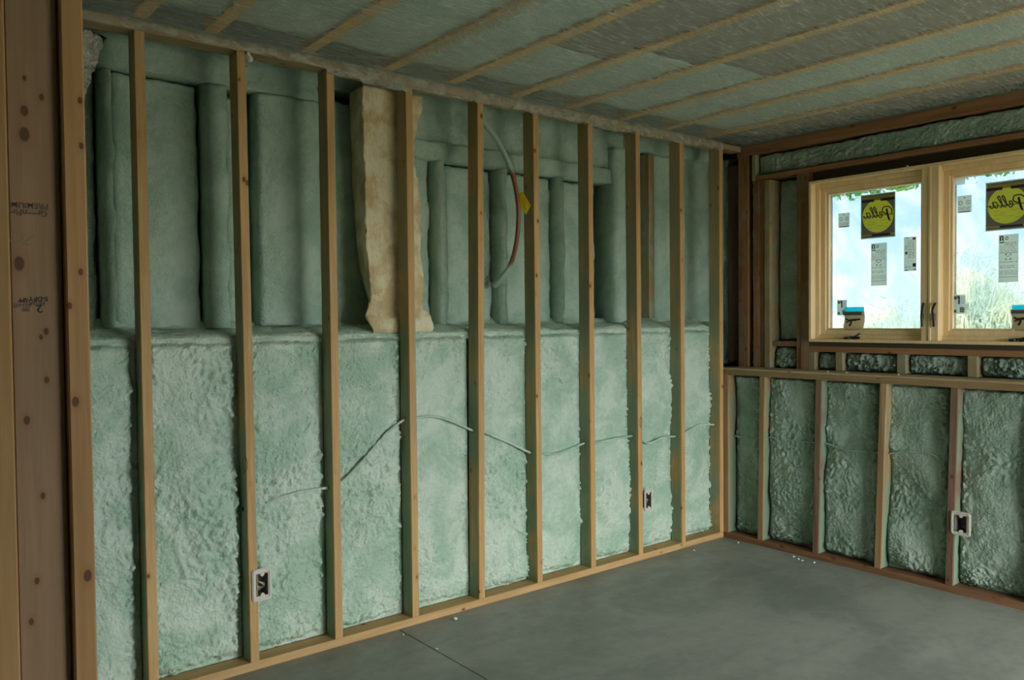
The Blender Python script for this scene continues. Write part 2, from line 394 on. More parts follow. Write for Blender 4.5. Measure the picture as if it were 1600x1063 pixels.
# ------------------------------------------------------------------ long wall: studs
# left and right edges of every stud face in the photo: foot (u0,u1) and head (u0)
H = 2.636
bot = {1: 1065.6, 2: 998.8, 3: 924.3, 4: 840.3, 5: 749, 6: 645, 7: 524.3, 8: 392, 9: 236.5}
bv = {1: 849, 2: 867.5, 3: 890, 4: 913.6, 5: 939.8, 6: 968, 7: 999.7, 8: 1033, 9: 1078}
topu = {1: 1062, 2: 993, 3: 918.6, 4: 832.9, 5: 746.2, 6: 633.7, 7: 509.9, 8: 369.6, 9: 209.4}
tv = {1: 225.6, 2: 208, 3: 191, 4: 172, 5: 152, 6: 130, 7: 105, 8: 78, 9: 47}
XB = {0: -W_, 10: -.0053-10*ST-W_}; XT = {0: -W_, 10: -.0053-10*ST-W_}
for k in bot:
    XB[k] = atY(bot[k], bv[k], 0).x; XT[k] = atY(topu[k], tv[k], 0).x
XB[9] = XT[9]+.004
studlab = {
 0: 'knotty wooden wall stud standing in the far corner beside the ledge board',
 1: 'wooden wall stud next to the corner stud, its upper front edge catching light',
 2: 'wooden wall stud with a small outlet box at its right side near the far corner',
 3: 'wooden wall stud between the copper tube and the far outlet box, two bays from each',
 4: 'wooden wall stud with the yellow tag hanging just left of it',
 5: 'wooden wall stud that the top end of the curved copper tube disappears behind',
 6: 'wooden wall stud standing in front of the cream fibreglass batt',
 7: 'wooden wall stud one bay left of the cream fibreglass batt, orange knot at mid height',
 8: 'wooden wall stud with a pencilled oval and the nearest outlet box at its foot',
 9: 'wooden wall stud nearest the foreground post, its top beside the foil duct',
 10: 'wooden wall stud hidden behind the foreground posts'}
studs = {}
for k in range(11):
    root = bx('wall_stud', XB[k], XB[k]+W_, 0, .089, W_, H, M_stud, top=(XT[k]-XB[k], 0))
    tag(root, studlab[k], 'stud', 'full height studs of the long foamed wall'); studs[k] = root
def hole(k, u, v, y=.05, r=.010, n=14):
    s = studs[k]; p = atY(u, v, y); fx = XB[k]+(XT[k]-XB[k])*(p.z-W_)/(H-W_)
    bm = bmesh.new(); tube(bm, [(fx-.0012, y, p.z), (fx+.0006, y, p.z)], r, n)
    o = finish('drilled_hole', bm, M_hole, s); return Vector((fx, y, p.z))
# plates
o = bx('sole_plate', -4.12, -.0005, 0, .089, 0, W_, M_plX); tag(o, 'long wooden sole plate under the tall studs of the foamed wall', 'plate')
o = bx('top_plate', -4.12, .2, 0, .089, H+.0005, H+.038, M_plX2); tag(o, 'wooden top plate over the heads of the tall studs', 'plate')
# ------------------------------------------------------------------ long wall: lower foam bays
baylab = {
 0: 'brightest mint foam bay, in the corner beside the window wall',
 1: 'mint foam bay with the far outlet box at its left',
 2: 'mint foam bay immediately left of the far outlet box stud',
 3: 'mint foam bay third to the left from the far outlet box, sagging cable across it',
 4: 'mint foam bay below the copper tube, knobbly foam at its foot',
 5: 'mint foam bay right of the fibreglass batt, arched cable near its left edge',
 6: 'mint foam bay below the fibreglass batt with a cable rising steeply to the right',
 7: 'mint foam bay right of the nearest outlet box',
 8: 'mint foam bay left of the nearest outlet box, wavy folds at its foot',
 9: 'mint foam bay at the far left edge beside the foreground post'}
for k in range(10):
    x0 = XB[k+1]+W_; x1 = XB[k]
    foam('spray_foam_bay', x0, x1-.001, .0385, 1.435, 'L', .076, .2, M_foam, k+1, maxd=.092, lump=1.25 if k in (4, 6, 7, 8) else 1.0,
         topR=.05, botR=.05, edgeR=.045, label=baylab[k], group='lower foam bays between the tall studs')
# ledge of foam on top of the foundation part
def ledge():
    bm = bmesh.new(); nx, ny = 420, 26; V = []
    for j in range(ny+1):
        row = []
        for i in range(nx+1):
            x = -4.12+4.24*i/nx; t = j/ny; y = .0895+.255*t
            q = Vector((x, y, 3.3))
            z = 1.438+.030*ss(.0, .6, t)+.04*ss(.72, 1, t)+.014*fbm(q*6, 3)+.010*abs(n1(Vector((x*7, y*40, 2))))
            z += .012*ss(-.2, .3, n1(Vector((x*4, 0, 7))))*(1-abs(2*t-.6))
            if t < .12: z -= .02*(1-t/.12)**2
            row.append(bm.verts.new((x, y+.01*n1(Vector((x*10, 1, 1)))*(1-t), z)))
        V.append(row)
    for j in range(ny):
        for i in range(nx): bm.faces.new((V[j][i], V[j][i+1], V[j+1][i+1], V[j+1][i]))
    loop = V[0][:] + [V[j][nx] for j in range(1, ny+1)] + V[ny][nx-1::-1] + [V[j][0] for j in range(ny-1, 0, -1)]
    B = [bm.verts.new((v.co.x, v.co.y, 1.40)) for v in loop]; n = len(loop)
    for i in range(n): bm.faces.new((loop[i], loop[(i+1) % n], B[(i+1) % n], B[i]))
    bm.faces.new(B)
    o = finish('spray_foam_ledge', bm, M_foam, smooth=True)
    tag(o, 'shelf of mint foam running along mid height of the long wall', 'foam')
ledge()
# lower part behind the bays
struct(bx('trim_2', -4.12, .36, .21, .40, 0, 1.40, M_wallback, bev=0), 'foundation wall behind the lower foam')
# ------------------------------------------------------------------ long wall: upper foam, recessed
def px(u, v, y): return atY(u, v, y).x
YB = .318; YF = .25
upper = [  # cavities (x0,x1,z0,z1,depth)
 (-4.12, -3.775, 1.43, 2.64, YB, 'shadowy upper foam recess behind the foil duct'),
 (-3.72, -3.355, 1.43, 2.56, YB, 'upper foam recess between the stud by the foil duct and the pencil marked stud'),
 (-3.25, -3.13, 1.43, 2.54, YB+.02, 'narrow dark foam recess just right of the pencil marked stud'),
 (-2.80, -2.14, 1.43, 2.60, YB, 'upper foam recess behind the fibreglass batt'),
 (-2.07, -1.72, 1.43, 2.36, YB, 'upper foam recess one bay right of the fibreglass batt'),
 (-1.66, -1.27, 1.43, 2.36, YB, 'upper foam recess behind the curved copper tube'),
 (-1.215, -.875, 1.43, 2.36, YB+.02, 'upper foam recess right of the yellow tag'),
 (-.66, -.475, 1.43, 2.62, YB, 'narrow upper foam recess near the corner, left of the dark framing stud'),
 (-.42, -.14, 1.43, 2.62, YB, 'upper foam recess near the corner with cracked foam edges'),
 (-.09, .36, 1.43, 2.64, YB, 'upper foam in the corner behind the corner stud')]
for i, (a, b_, c, d_, y, lab) in enumerate(upper):
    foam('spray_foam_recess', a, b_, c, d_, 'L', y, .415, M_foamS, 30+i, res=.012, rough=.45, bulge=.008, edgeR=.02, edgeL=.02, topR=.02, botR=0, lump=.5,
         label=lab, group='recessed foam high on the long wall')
def coated(name, x0, x1, z0, z1, y0, seed, label, lump=.35, cat='framing', y1=.41, mat=None, group=None):
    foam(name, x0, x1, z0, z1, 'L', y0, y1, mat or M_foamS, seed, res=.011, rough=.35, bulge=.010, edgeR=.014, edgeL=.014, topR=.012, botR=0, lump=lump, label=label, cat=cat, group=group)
fg = 'foam covered framing high on the long wall'
coated('foam_covered_stud', -3.775, -3.72, 1.47, 2.55, YF, 51, 'foam covered framing stud between the foil duct and the nearest tall stud', group=fg)
coated('foam_covered_stud', -3.355, -3.25, 1.47, 2.56, YF-.01, 52, 'broad foam covered framing stud half hidden by the pencil marked stud', group=fg)
coated('foam_covered_board', -3.12, -2.80, 1.48, 2.56, YF, 53, 'broad foam covered panel between the pencil marked stud and the batt', lump=.5, group=fg)
coated('foam_covered_stud', -2.14, -2.07, 1.47, 2.37, YF, 54, 'foam covered cripple stud between the batt and the stud with the tube', group=fg)
coated('foam_covered_stud', -1.72, -1.66, 1.47, 2.37, YF, 55, 'foam covered cripple stud behind the curve of the copper tube', group=fg)
coated('foam_covered_stud', -1.27, -1.215, 1.47, 2.37, YF, 56, 'foam covered cripple stud right of the yellow tag', group=fg)
coated('foam_covered_stud', -.815, -.675, 1.47, 2.60, YF, 57, 'wide foam covered stud at the right end of the header', lump=.7, group=fg)
coated('foam_covered_stud', -.14, -.09, 1.47, 2.63, YF, 59, 'thin foam covered stud beside the corner stud', group=fg)
o = bx('framing_stud', -.475, -.42, .24, .41, 1.50, 2.58, M_olive); tag(o, 'dark framing stud only partly foamed, two bays from the corner', 'framing', fg)
coated('foam_covered_rail', -2.30, -.815, 2.355, 2.455, YF-.015, 60, 'foam covered rail along the bottom of the header', group=fg)
coated('foam_covered_header', -2.30, -.66, 2.455, 2.72, YF+.035, 61, 'broad foam covered header band under the top plate right of the batt', lump=.9, group=fg)
coated('foam_covered_rail', -4.12, -2.80, 2.555, 2.72, YF+.01, 62, 'foam covered rail under the top plate left of the batt', lump=.9, group=fg)
coated('foam_covered_rail', -.66, .2, 2.60, 2.72, YF, 63, 'foam covered rail under the top plate by the corner', group=fg)
# backing above upper wall
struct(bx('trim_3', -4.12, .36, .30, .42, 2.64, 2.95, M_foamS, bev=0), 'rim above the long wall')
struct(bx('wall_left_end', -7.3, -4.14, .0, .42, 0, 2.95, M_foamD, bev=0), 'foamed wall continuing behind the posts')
# ------------------------------------------------------------------ window wall: knee wall
rb = {1: 1183.7, 2: 1269.4, 3: 1365.8, 4: 1476.5}; rv = {1: 844, 2: 865, 3: 884.8, 4: 910.5}
rt = {1: 1186.9, 2: 1274.4, 3: 1374.9, 4: 1485.5}; rtv = {1: 588, 2: 594.4, 3: 598, 4: 606}
KB = {0: 0.0}; KT = {0: 0.0}
for k in rb: KB[k] = atX(rb[k], rv[k], 0).y; KT[k] = atX(rt[k], rtv[k], 0).y
for k in (5, 6): KB[k] = KB[4]-ST*(k-4); KT[k] = KT[4]-ST*(k-4)
klab = {0: 'short knee wall stud in the corner beside the tall corner stud', 1: 'short knee wall stud nearest the corner under the ledge board',
 2: 'short dark knee wall stud, second clear of the corner under the ledge', 3: 'short knee wall stud under the ledge, between the two dark knee studs',
 4: 'short dark knee wall stud with the outlet box on its right side', 5: 'short knee wall stud beyond the right edge of the photo', 6: 'farthest right short knee wall stud outside the photo'}
M_kneeD = wood('dark knee stud', (.25, .16, .11), (.15, .09, .06), 'Z', spray=(1.0, 'x', -.036))
for k in range(7):
    y1 = KB[k] if k else -.0005
    o = bx('knee_wall_stud', 0, .089, y1-W_, y1, W_, 1.111, M_kneeD if k in (2, 4) else M_knee, top=(0, (KT[k]-KB[k])))
    tag(o, klab[k], 'stud', 'short studs of the knee wall')
    if k == 4: kneebox = o
o = bx('sole_plate', 0, .089, -3.3, -.0005, 0, W_, wood('brown sole plate', (.27, .14, .07), (.16, .08, .04), 'Y')); tag(o, 'dark brown sole plate along the foot of the knee wall', 'plate')
o = bx('knee_wall_plate', 0, .089, -3.3, -.0005, 1.1115, 1.1455, wood('knee wall plate', (.36, .25, .12), (.24, .15, .07), 'Y')); tag(o, 'wooden plate across the heads of the short knee wall studs', 'plate')
o = bx('ledge_board', -.003, .20, -3.3, -.0005, 1.146, 1.158, M_capY); tag(o, 'pale ledge board lying on the knee wall below the window', 'ledge')
kl = {0: 'narrow green foam bay of the knee wall next to the corner', 1: 'green knee wall foam bay with ring shaped ripples, second from the corner',
 2: 'green knee wall foam bay with a round swelling high up, third from the corner', 3: 'green knee wall foam bay directly left of the outlet box stud',
 4: 'green knee wall foam bay right of the outlet box, coarse vertical ripples', 5: 'green knee wall foam bay outside the right edge'}
krings = {1: [(.55, .82, .05), (.53, .42, .08)], 2: [(.93, .86, .045)], 3: [(1.30, .88, .05)]}
for k in range(6):
    a0 = -(KB[k]-W_) if k else W_; a1 = -KB[k+1]
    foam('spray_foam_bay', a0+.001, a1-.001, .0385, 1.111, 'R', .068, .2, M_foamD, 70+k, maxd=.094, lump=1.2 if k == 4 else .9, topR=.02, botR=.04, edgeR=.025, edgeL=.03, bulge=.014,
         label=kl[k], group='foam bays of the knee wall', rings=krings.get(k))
struct(bx('trim_4', .21, .36, -4.95, .2, 0, 1.15, M_wallback, bev=0), 'foundation wall behind the knee wall')
# ------------------------------------------------------------------ window wall: upper framing at X = .20
XF, XK = .20, .355
def frame(name, ya, yb, z0, z1, mat, label, x0=XF, x1=XK, cat='framing', g='framing around the window'):
    o = bx(name, x0, x1, ya, yb, z0, z1, mat); tag(o, label, cat, g); return o
frame('double_top_plate', .03, -3.3, 2.603, 2.672, M_plY, 'reddish doubled top plate running above the window', cat='plate')
frame('window_header_plate', -.118, -3.3, 2.423, 2.456, M_plY, 'reddish flat plate directly above the window opening', cat='plate')
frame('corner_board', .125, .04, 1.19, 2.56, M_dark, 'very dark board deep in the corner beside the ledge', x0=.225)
frame('framing_stud', .022, -.060, 1.158, 2.602, M_red, 'reddish brown stud at the corner end of the window wall')
frame('framing_stud', -.089, -.118, 2.424, 2.602, M_olive, 'short dull stud end beside the foam strip above the window')
frame('framing_stud', -.099, -.145, 1.158, 2.422, M_red, 'reddish stud, left one of three set tightly together')
frame('framing_stud', -.147, -.192, 1.158, 2.42, M_red, 'dark split reddish stud in the middle of three set together', x0=.205)
frame('framing_stud', -.194, -.235, 1.158, 2.415, M_olive, 'pale stud painted as a lit side face, right one of three set tightly together', x0=.19)  # paler wood paints the light on the middle stud's side face
frame('jack_stud', -.425, -.455, 1.158, 2.422, M_red, 'dusty reddish stud left of the window jamb', x0=.205)
frame('jack_stud', -.457, -.514, 1.158, 2.422, M_red, 'reddish stud touching the left side of the window jamb')
frame('blocking', -.236, -.424, 1.303, 1.337, M_red, 'short block between the studs left of the window sill', x0=.215)
frame('window_sill_plate', -.516, -3.3, 1.274, 1.309, wood('sill plate', (.42, .23, .10), (.28, .14, .06), 'Y'), 'reddish sill plate running under the window', cat='plate')
crip = [(-.516, -.556), (-.70, -.745), (-1.085, -1.135), (-1.475, -1.525), (-1.88, -1.92), (-2.29, -2.33)]
cl = ['cripple stud below the left end of the window', 'cripple stud below the left parts bag', 'cripple stud below the window mullion, slightly left', 'cripple stud nearest the right edge of the photo below the window', 'cripple stud outside the photo', 'last cripple stud outside the photo']
for (a, b_), l in zip(crip, cl): frame('cripple_stud', a, b_, 1.158, 1.2735, M_olive, l)
wf = 'foam pieces of the window wall'
def rfoam(y0, y1, z0, z1, d, seed, label, lump=.8, **k):
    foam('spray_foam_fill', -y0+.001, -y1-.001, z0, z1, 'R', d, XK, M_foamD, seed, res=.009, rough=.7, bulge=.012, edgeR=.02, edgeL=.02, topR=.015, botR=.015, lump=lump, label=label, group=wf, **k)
rfoam(-.118, -3.3, 2.457, 2.602, .240, 90, 'long strip of dark green foam above the window', 1.0)
rfoam(-.236, -.424, 1.338, 2.42, .29, 91, 'tall narrow foam fill between the studs left of the window')
rfoam(-.236, -.424, 1.159, 1.302, .25, 92, 'small lumpy foam fill under the block left of the window', 2)
rfoam(-.061, -.098, 1.159, 2.60, .24, 93, 'thin strip of foam between the reddish corner studs')
rfoam(.30, .126, 1.159, 2.63, .26, 94, 'dark foam in the deepest corner beside the very dark board')
for i in range(len(crip)-1):
    rfoam(crip[i][1], crip[i+1][0], 1.159, 1.2735, .245, 95+i, ['small lumpy foam fill between the two left cripple studs', 'lumpy foam fill below the left window pane', 'lumpy foam fill below the mullion and right pane', 'lumpy foam fill at the right edge below the window', 'foam fill outside the photo'][i], 2.2)
rfoam(-2.08, -3.3, 1.31, 2.42, .28, 102, 'foam right of the window outside the photo')
struct(bx('trim_5', XF+.06, XK, -4.95, -3.301, 1.15, 2.95, M_foamD, bev=0), 'foamed wall continuing to the right')
struct(bx('trim_6', .0, .20, -4.95, -3.301, 0, 1.158, M_foamD, bev=0), 'knee wall continuing to the right')
struct(bx('trim_7', XF, XK, -4.95, .3, 2.6725, 2.95, M_wallback, bev=0), 'rim above the window wall')
# ------------------------------------------------------------------ window
M_shim = plain('dark shim gap filler', (.07, .055, .035), .9)
bm = bmesh.new(); box(bm, .25, .355, -2.3, -.5145, 2.357, 2.4225); box(bm, .25, .355, -.5365, -.5145, 1.3095, 2.356); box(bm, .25, .355, -2.3, -2.0355, 1.3095, 2.356); box(bm, .205, .355, -2.3, -.5145, 1.3095, 1.3375)
struct(finish('trim_8', bm, M_shim), 'dark shimmed gap around the window frame')
WL, WR, WB, WT = -.537, -2.035, 1.338, 2.356   # outer faces of the frame
win = empty('window_1', (.2, (WL+WR)/2, WB)); struct(win, 'pine casement window with two panes')
def rect_ring(x0, x1, ya, yb, z0, z1, t, name, mat=M_pine, parent=None, bev=.002, tb=None):
    """four boards mitred as a butt frame; ya > yb"""
    tb = tb or t; bm = bmesh.new()
    box(bm, x0, x1, ya-t, ya, z0, z1, bev); box(bm, x0, x1, yb, yb+t, z0, z1, bev)
    box(bm, x0, x1, yb+t, ya-t, z0, z0+tb, bev); box(bm, x0, x1, yb+t, ya-t, z1-t, z1, bev)
    return finish(name, bm, mat, parent)
rect_ring(.160, .33, WL, WR, WB, WT, .018, 'jamb', parent=win)
MY = -1.285
rect_ring(.213, .33, WL-.018, WR+.018, WB+.018, WT-.018, .026, 'stop', parent=win)
bm = bmesh.new(); box(bm, .168, .33, MY-.047, MY+.047, WB+.018, WT-.018, .002); box(bm, .162, .169, MY-.006, MY+.006, WB+.018, WT-.018, .001)
finish('mullion', bm, M_pine, win)
for (ya, yb, wid) in ((WL-.044, MY+.047, 0), (MY-.047, WR+.044, 1)):
    sash = rect_ring(.232, .30, ya, yb, WB+.044, WT-.044, .030, 'sash', parent=win)
    for q_ in (rect_ring(.250, .30, ya-.030, yb+.030, WB+.074, WT-.074, .012, 'glazing_bead'), bx('glass', .272, .276, ya-.040, yb+.040, WB+.082, WT-.082, M_glass, None, bev=0)):
        w_ = q_.location.copy(); q_.parent = sash; q_.location = w_-sash.location-win.location
# lock levers
for u, s_ in ((1440.5, 1), (1459, -1)):
    p = atX(u, 490, .158); bm = bmesh.new()
    tube(bm, smooth_path([(.157, p.y, p.z-.075), (.152, p.y, p.z-.02), (.150, p.y-.004*s_, p.z+.02), (.156, p.y-.010, p.z+.06)]), .0062, 8)
    box(bm, .150, .164, p.y-.007, p.y+.007, p.z-.04, p.z-.0, .002)
    finish('lock_lever', bm, M_black, win)['label'] = 'black metal lock lever'
# crank folded at sill
for u in (1330, 1590):
    p = atX(u, 526, .20); bm = bmesh.new()
    box(bm, .185, .215, p.y-.045, p.y-.012, p.z-.010, p.z+.006, .003) if False else None
    box(bm, .180, .214, p.y+.005, p.y+.040, WB+.020, WB+.034, .004)
    tube(bm, smooth_path([(.195, p.y+.02, WB+.03), (.185, p.y-.02, WB+.034), (.18, p.y-.045, WB+.042), (.178, p.y-.066, WB+.056)]), .0055, 8)
    tube(bm, [(.19, p.y-.012, WB+.026), (.19, p.y-.058, WB+.029)], .008, 8)
    finish('crank_handle', bm, M_black, win)['label'] = 'black folding crank handle'
# ------------------------------------------------------------------ stickers on the panes
def rrect(y0, y1, z0, z1, r, n=5):
    out = []
    for cx, cz, a in ((y1-r, z1-r, 0), (y0+r, z1-r, 90), (y0+r, z0+r, 180), (y1-r, z0+r, 270)):
        for i in range(n+1):
            t = math.radians(a+90*i/n); out.append((cx+r*math.cos(t), cz+r*math.sin(t)))
    return out
def ring_prism(bm, outer, inner, y0, y1, P):
    n = len(outer); A = []
    for (lst) in (outer, inner):
        A.append([bm.verts.new(P(a, y0, z)) for a, z in lst]); A.append([bm.verts.new(P(a, y1, z)) for a, z in lst])
    o0, o1, i0, i1 = A
    for k in range(n):
        l = (k+1) % n
        bm.faces.new((o0[k], o0[l], i0[l], i0[k])); bm.faces.new((o1[k], o1[l], i1[l], i1[k]))
        bm.faces.new((o0[k], o0[l], o1[l], o1[k])); bm.faces.new((i0[k], i0[l], i1[l], i1[k]))
XG = .2705
def sticker(name, u0, v0, u1, v1, mat, label, cat='sticker', group='stickers on the window glass', t=.0008):
    a = atX(u0, v0, XG); b_ = atX(u1, v1, XG)
    zt = a.z; zb = b_.z
    o = bx(name, XG, XG+t, b_.y, a.y, zb, zt, mat, bev=0); tag(o, label, cat, group)
    return o, a.y, b_.y, zt, zb
def marks(o, ya, yb, zt, zb, items, mat, name='print', dx=.0006):
    """items in sticker fractions: (x0,y0,x1,y1) from top-left"""
    bm = bmesh.new(); w = yb-ya; h = zb-zt
    for (x0, y0, x1, y1) in items:
        box(bm, XG-dx, XG-dx+.0004, min(ya+w*x0, ya+w*x1), max(ya+w*x0, ya+w*x1), min(zt+h*y0, zt+h*y1), max(zt+h*y0, zt+h*y1))
    q = finish(name, bm, mat, o)
    if len(items) > 2: q['kind'] = 'stuff'
    return q
def lines(y0, y1, n, x0=.06, x1=.94, th=.35, seed=1):
    r = random.Random(seed); out = []
    for i in range(n):
        y = y0+(y1-y0)*i/n; x = x0
        while x < x1-.05:
            l = r.uniform(.06, .28); out.append((x, y, min(x+l, x1), y+(y1-y0)/n*th)); x += l+r.uniform(.02, .09)
    return out
def arc_pts(cx, cz, rx, rz, a0, a1, n=16): return [(cx+rx*math.cos(math.radians(a0+(a1-a0)*i/n)), cz+rz*math.sin(math.radians(a0+(a1-a0)*i/n))) for i in range(n+1)]
def strokes(o, ya, yb, zt, zb, paths, r, mat, name='lettering', flat=.35):
    """pen strokes as thin tubes flattened against the glass; fractions from top-left, as seen from the room"""
    bm = bmesh.new(); w = yb-ya; h = zb-zt
    for P in paths:
        pts = smooth_path([(XG-.0012, ya+w*x, zt+h*y) for x, y in P], 6); tube(bm, pts, r, 6)
    for v in bm.verts: v.co.x = XG-.0012+(v.co.x-(XG-.0012))*flat
    return finish(name, bm, mat, o)
def disc(bm, y, z, ry, rz, n=40, x=None):
    x = XG-.0008 if x is None else x
    vs = [bm.verts.new((x, y+ry*math.cos(i*2*math.pi/n), z+rz*math.sin(i*2*math.pi/n))) for i in range(n)]
    f = bm.faces.new(vs); r = bmesh.ops.extrude_face_region(bm, geom=[f])
    for v in r['geom']:
        if isinstance(v, bmesh.types.BMVert): v.co.x += .0004
def big(u0, v0, u1, v1, label):
    o, ya, yb, zt, zb = sticker('brand_sticker', u0, v0, u1, v1, M_label, label)
    mid = (ya+yb)/2; w = abs(yb-ya); h = zt-zb
    bm = bmesh.new(); n = 64; E = []; Q = []
    for i in range(n):
        a = 2*math.pi*i/n; c_, s_ = math.cos(a), math.sin(a); k_ = 1/max(abs(c_), abs(s_))
        E.append((mid+w*.45*c_, (zt+zb)/2+h*.37*s_)); Q.append((mid+w*.48*c_*k_, (zt+zb)/2+h*.48*s_*k_))
    ring_prism(bm, Q, E, XG-.0006, XG-.0002, lambda a, d, z: Vector((d, a, z))); finish('dark_ground', bm, M_lblk, o)
    for it in [(.02, .07, .98, .115), (.02, .90, .33, .94), (.86, .90, .98, .94), (.40, .115, .57, .15)]: marks(o, ya, yb, zt, zb, [it], M_lyel, 'yellow_band', .0012)
    for it in [(.02, .125, .39, .18), (.58, .125, .98, .18), (.34, .905, .85, .95)]: marks(o, ya, yb, zt, zb, [it], M_print, 'black_band', .0012)
    bm = bmesh.new(); disc(bm, mid, (zt+zb)/2-.005*0, w*.455, h*.375, x=XG-.0008); finish('yellow_disc', bm, M_lyel, o)
    marks(o, ya, yb, zt, zb, [(.02, .488, .98, .502)], M_print, 'rule', .0014)
    marks(o, ya, yb, zt, zb, lines(.60, .80, 5, .2, .8, .15, 3)[::2], plain('faint sticker print', (.45, .38, .06), .6), 'fine_print', .0012)
    # the script word, seen mirrored from indoors: P e l l a from right to left
    def m(P): return [(1-x, y) for x, y in P]
    word = [m([(.12, .50), (.10, .40), (.20, .32), (.34, .33), (.36, .42), (.26, .47), (.20, .46)]), m([(.24, .36), (.20, .50), (.15, .64)]),
            m([(.26, .37), (.22, .52), (.18, .62)]),
            m([(.36, .50), (.43, .48), (.45, .43), (.40, .43), (.37, .50), (.41, .55), (.48, .51)]),
            m([(.48, .51), (.56, .42), (.62, .32), (.58, .31), (.53, .42), (.52, .52), (.57, .53)]),
            m([(.57, .53), (.66, .42), (.72, .32), (.68, .31), (.63, .42), (.62, .52), (.67, .53)]),
            m([(.84, .42), (.76, .42), (.71, .49), (.75, .54), (.82, .46), (.83, .42)]), m([(.83, .42), (.80, .51), (.86, .53), (.91, .48)])]
    strokes(o, ya, yb, zt, zb, word, .0032, M_print, 'script_word')
    return o
big(1345, 305.5, 1399, 370, 'yellow disc brand sticker on the left pane')
big(1540, 286, 1609, 356.5, 'yellow disc brand sticker on the right pane')
def small(u0, v0, u1, v1, label):
    o, ya, yb, zt, zb = sticker('certificate_sticker', u0, v0, u1, v1, M_label, label)
    w = abs(yb-ya); h = zt-zb
    strokes(o, ya, yb, zt, zb, [arc_pts(.24, .42, .12, .12, 0, 350), arc_pts(.76, .42, .12, .12, 0, 350), [(.2, .42), (.28, .42)], [(.72, .4), (.8, .44)]], .0013, M_print, 'round_marks')
    marks(o, ya, yb, zt, zb, lines(.68, .9, 3, .1, .9, .3, 5)+[(.1, .93, .9, .99), (.45, .1, .55, .16)], M_print)
small(1310, 334, 1327.5, 354.5, 'small certificate sticker with two round marks, upper left of the left pane')
small(1496, 307, 1518, 331, 'small certificate sticker with two round marks, upper left of the right pane')
def tall(u0, v0, u1, v1, label):
    o, ya, yb, zt, zb = sticker('rating_sticker', u0, v0, u1, v1, M_label, label)
    strokes(o, ya, yb, zt, zb, [[(.05, .115), (.10, .115), (.09, .08), (.09, .045), (.15, .035), (.22, .045), (.22, .08), (.21, .115), (.26, .115)]], .0036, M_print, 'arch_symbol')
    strokes(o, ya, yb, zt, zb, [arc_pts(.42, .08, .06, .03, 0, 350), [(.36, .44), (.36, .41), (.44, .41)], [(.56, .41), (.62, .41), (.62, .44)], [(.62, .49), (.62, .525), (.55, .525)], [(.44, .525), (.36, .525), (.36, .49)], [(.42, .46), (.55, .45)]], .0018, M_print, 'bracket_symbol')['kind'] = 'stuff'
    marks(o, ya, yb, zt, zb, [(.04, .15, .28, .175)]+lines(.17, .24, 2, .3, .9, .3, 2)+lines(.24, .38, 4, .06, .9, .22, 8)+lines(.57, .59, 1, .05, .95, .45, 4)+lines(.65, .72, 2, .06, .8, .25, 9)+lines(.76, .86, 4, .05, .95, .22, 11)+[(.03, .885, .95, .893), (.03, .38, .95, .388)], M_ink, 'fine_print')
tall(1361, 381, 1385.5, 446, 'tall rating sticker below the yellow disc on the left pane')
tall(1560.5, 367.5, 1591, 440.5, 'tall rating sticker below the yellow disc on the right pane')
o, ya, yb, zt, zb = sticker('spec_sticker', 1412.5, 371, 1431.5, 423, M_label, 'tall specification sticker beside the mullion on the left pane')
marks(o, ya, yb, zt, zb, [(.7, .03, .95, .09), (.1, .43, .28, .51), (.72, .78, .98, .88), (.1, .96, .3, .99), (.8, .95, .98, .98), (.2, .02, .38, .04)], M_ink, 'code_block')
marks(o, ya, yb, zt, zb, lines(.11, .42, 7, .3, .95, .25, 21)+lines(.26, .38, 3, .05, .3, .25, 2)+lines(.43, .64, 5, .35, .92, .25, 22)+lines(.86, .93, 2, .05, .6, .3, 5), M_ink, 'fine_print')
def code(u0, v0, u1, v1, label):
    o, ya, yb, zt, zb = sticker('code_sticker', u0, v0, u1, v1, M_label, label)
    marks(o, ya, yb, zt, zb, [(.08, .08, .3, .24), (.42, .06, .56, .5), (.34, .06, .42, .2), (.1, .78, .28, .94), (.56, .66, .9, .72), (.56, .76, .9, .82), (.56, .86, .9, .92), (.56, .66, .62, .92), (.70, .66, .75, .92), (.84, .66, .9, .92)], M_ink, 'block_print')
    marks(o, ya, yb, zt, zb, lines(.1, .5, 5, .64, .94, .25, 7), M_ink, 'fine_print')
code(1308, 469, 1323, 493, 'code sticker half hidden by the left parts bag')
code(1489, 461, 1508.5, 490.5, 'code sticker at the lower left of the right pane')
o, *_ = sticker('blank_sticker', 1491, 271, 1508, 288, paper('white paper patch', (.98, .98, .98)), 'blank white patch at the top left of the right pane')
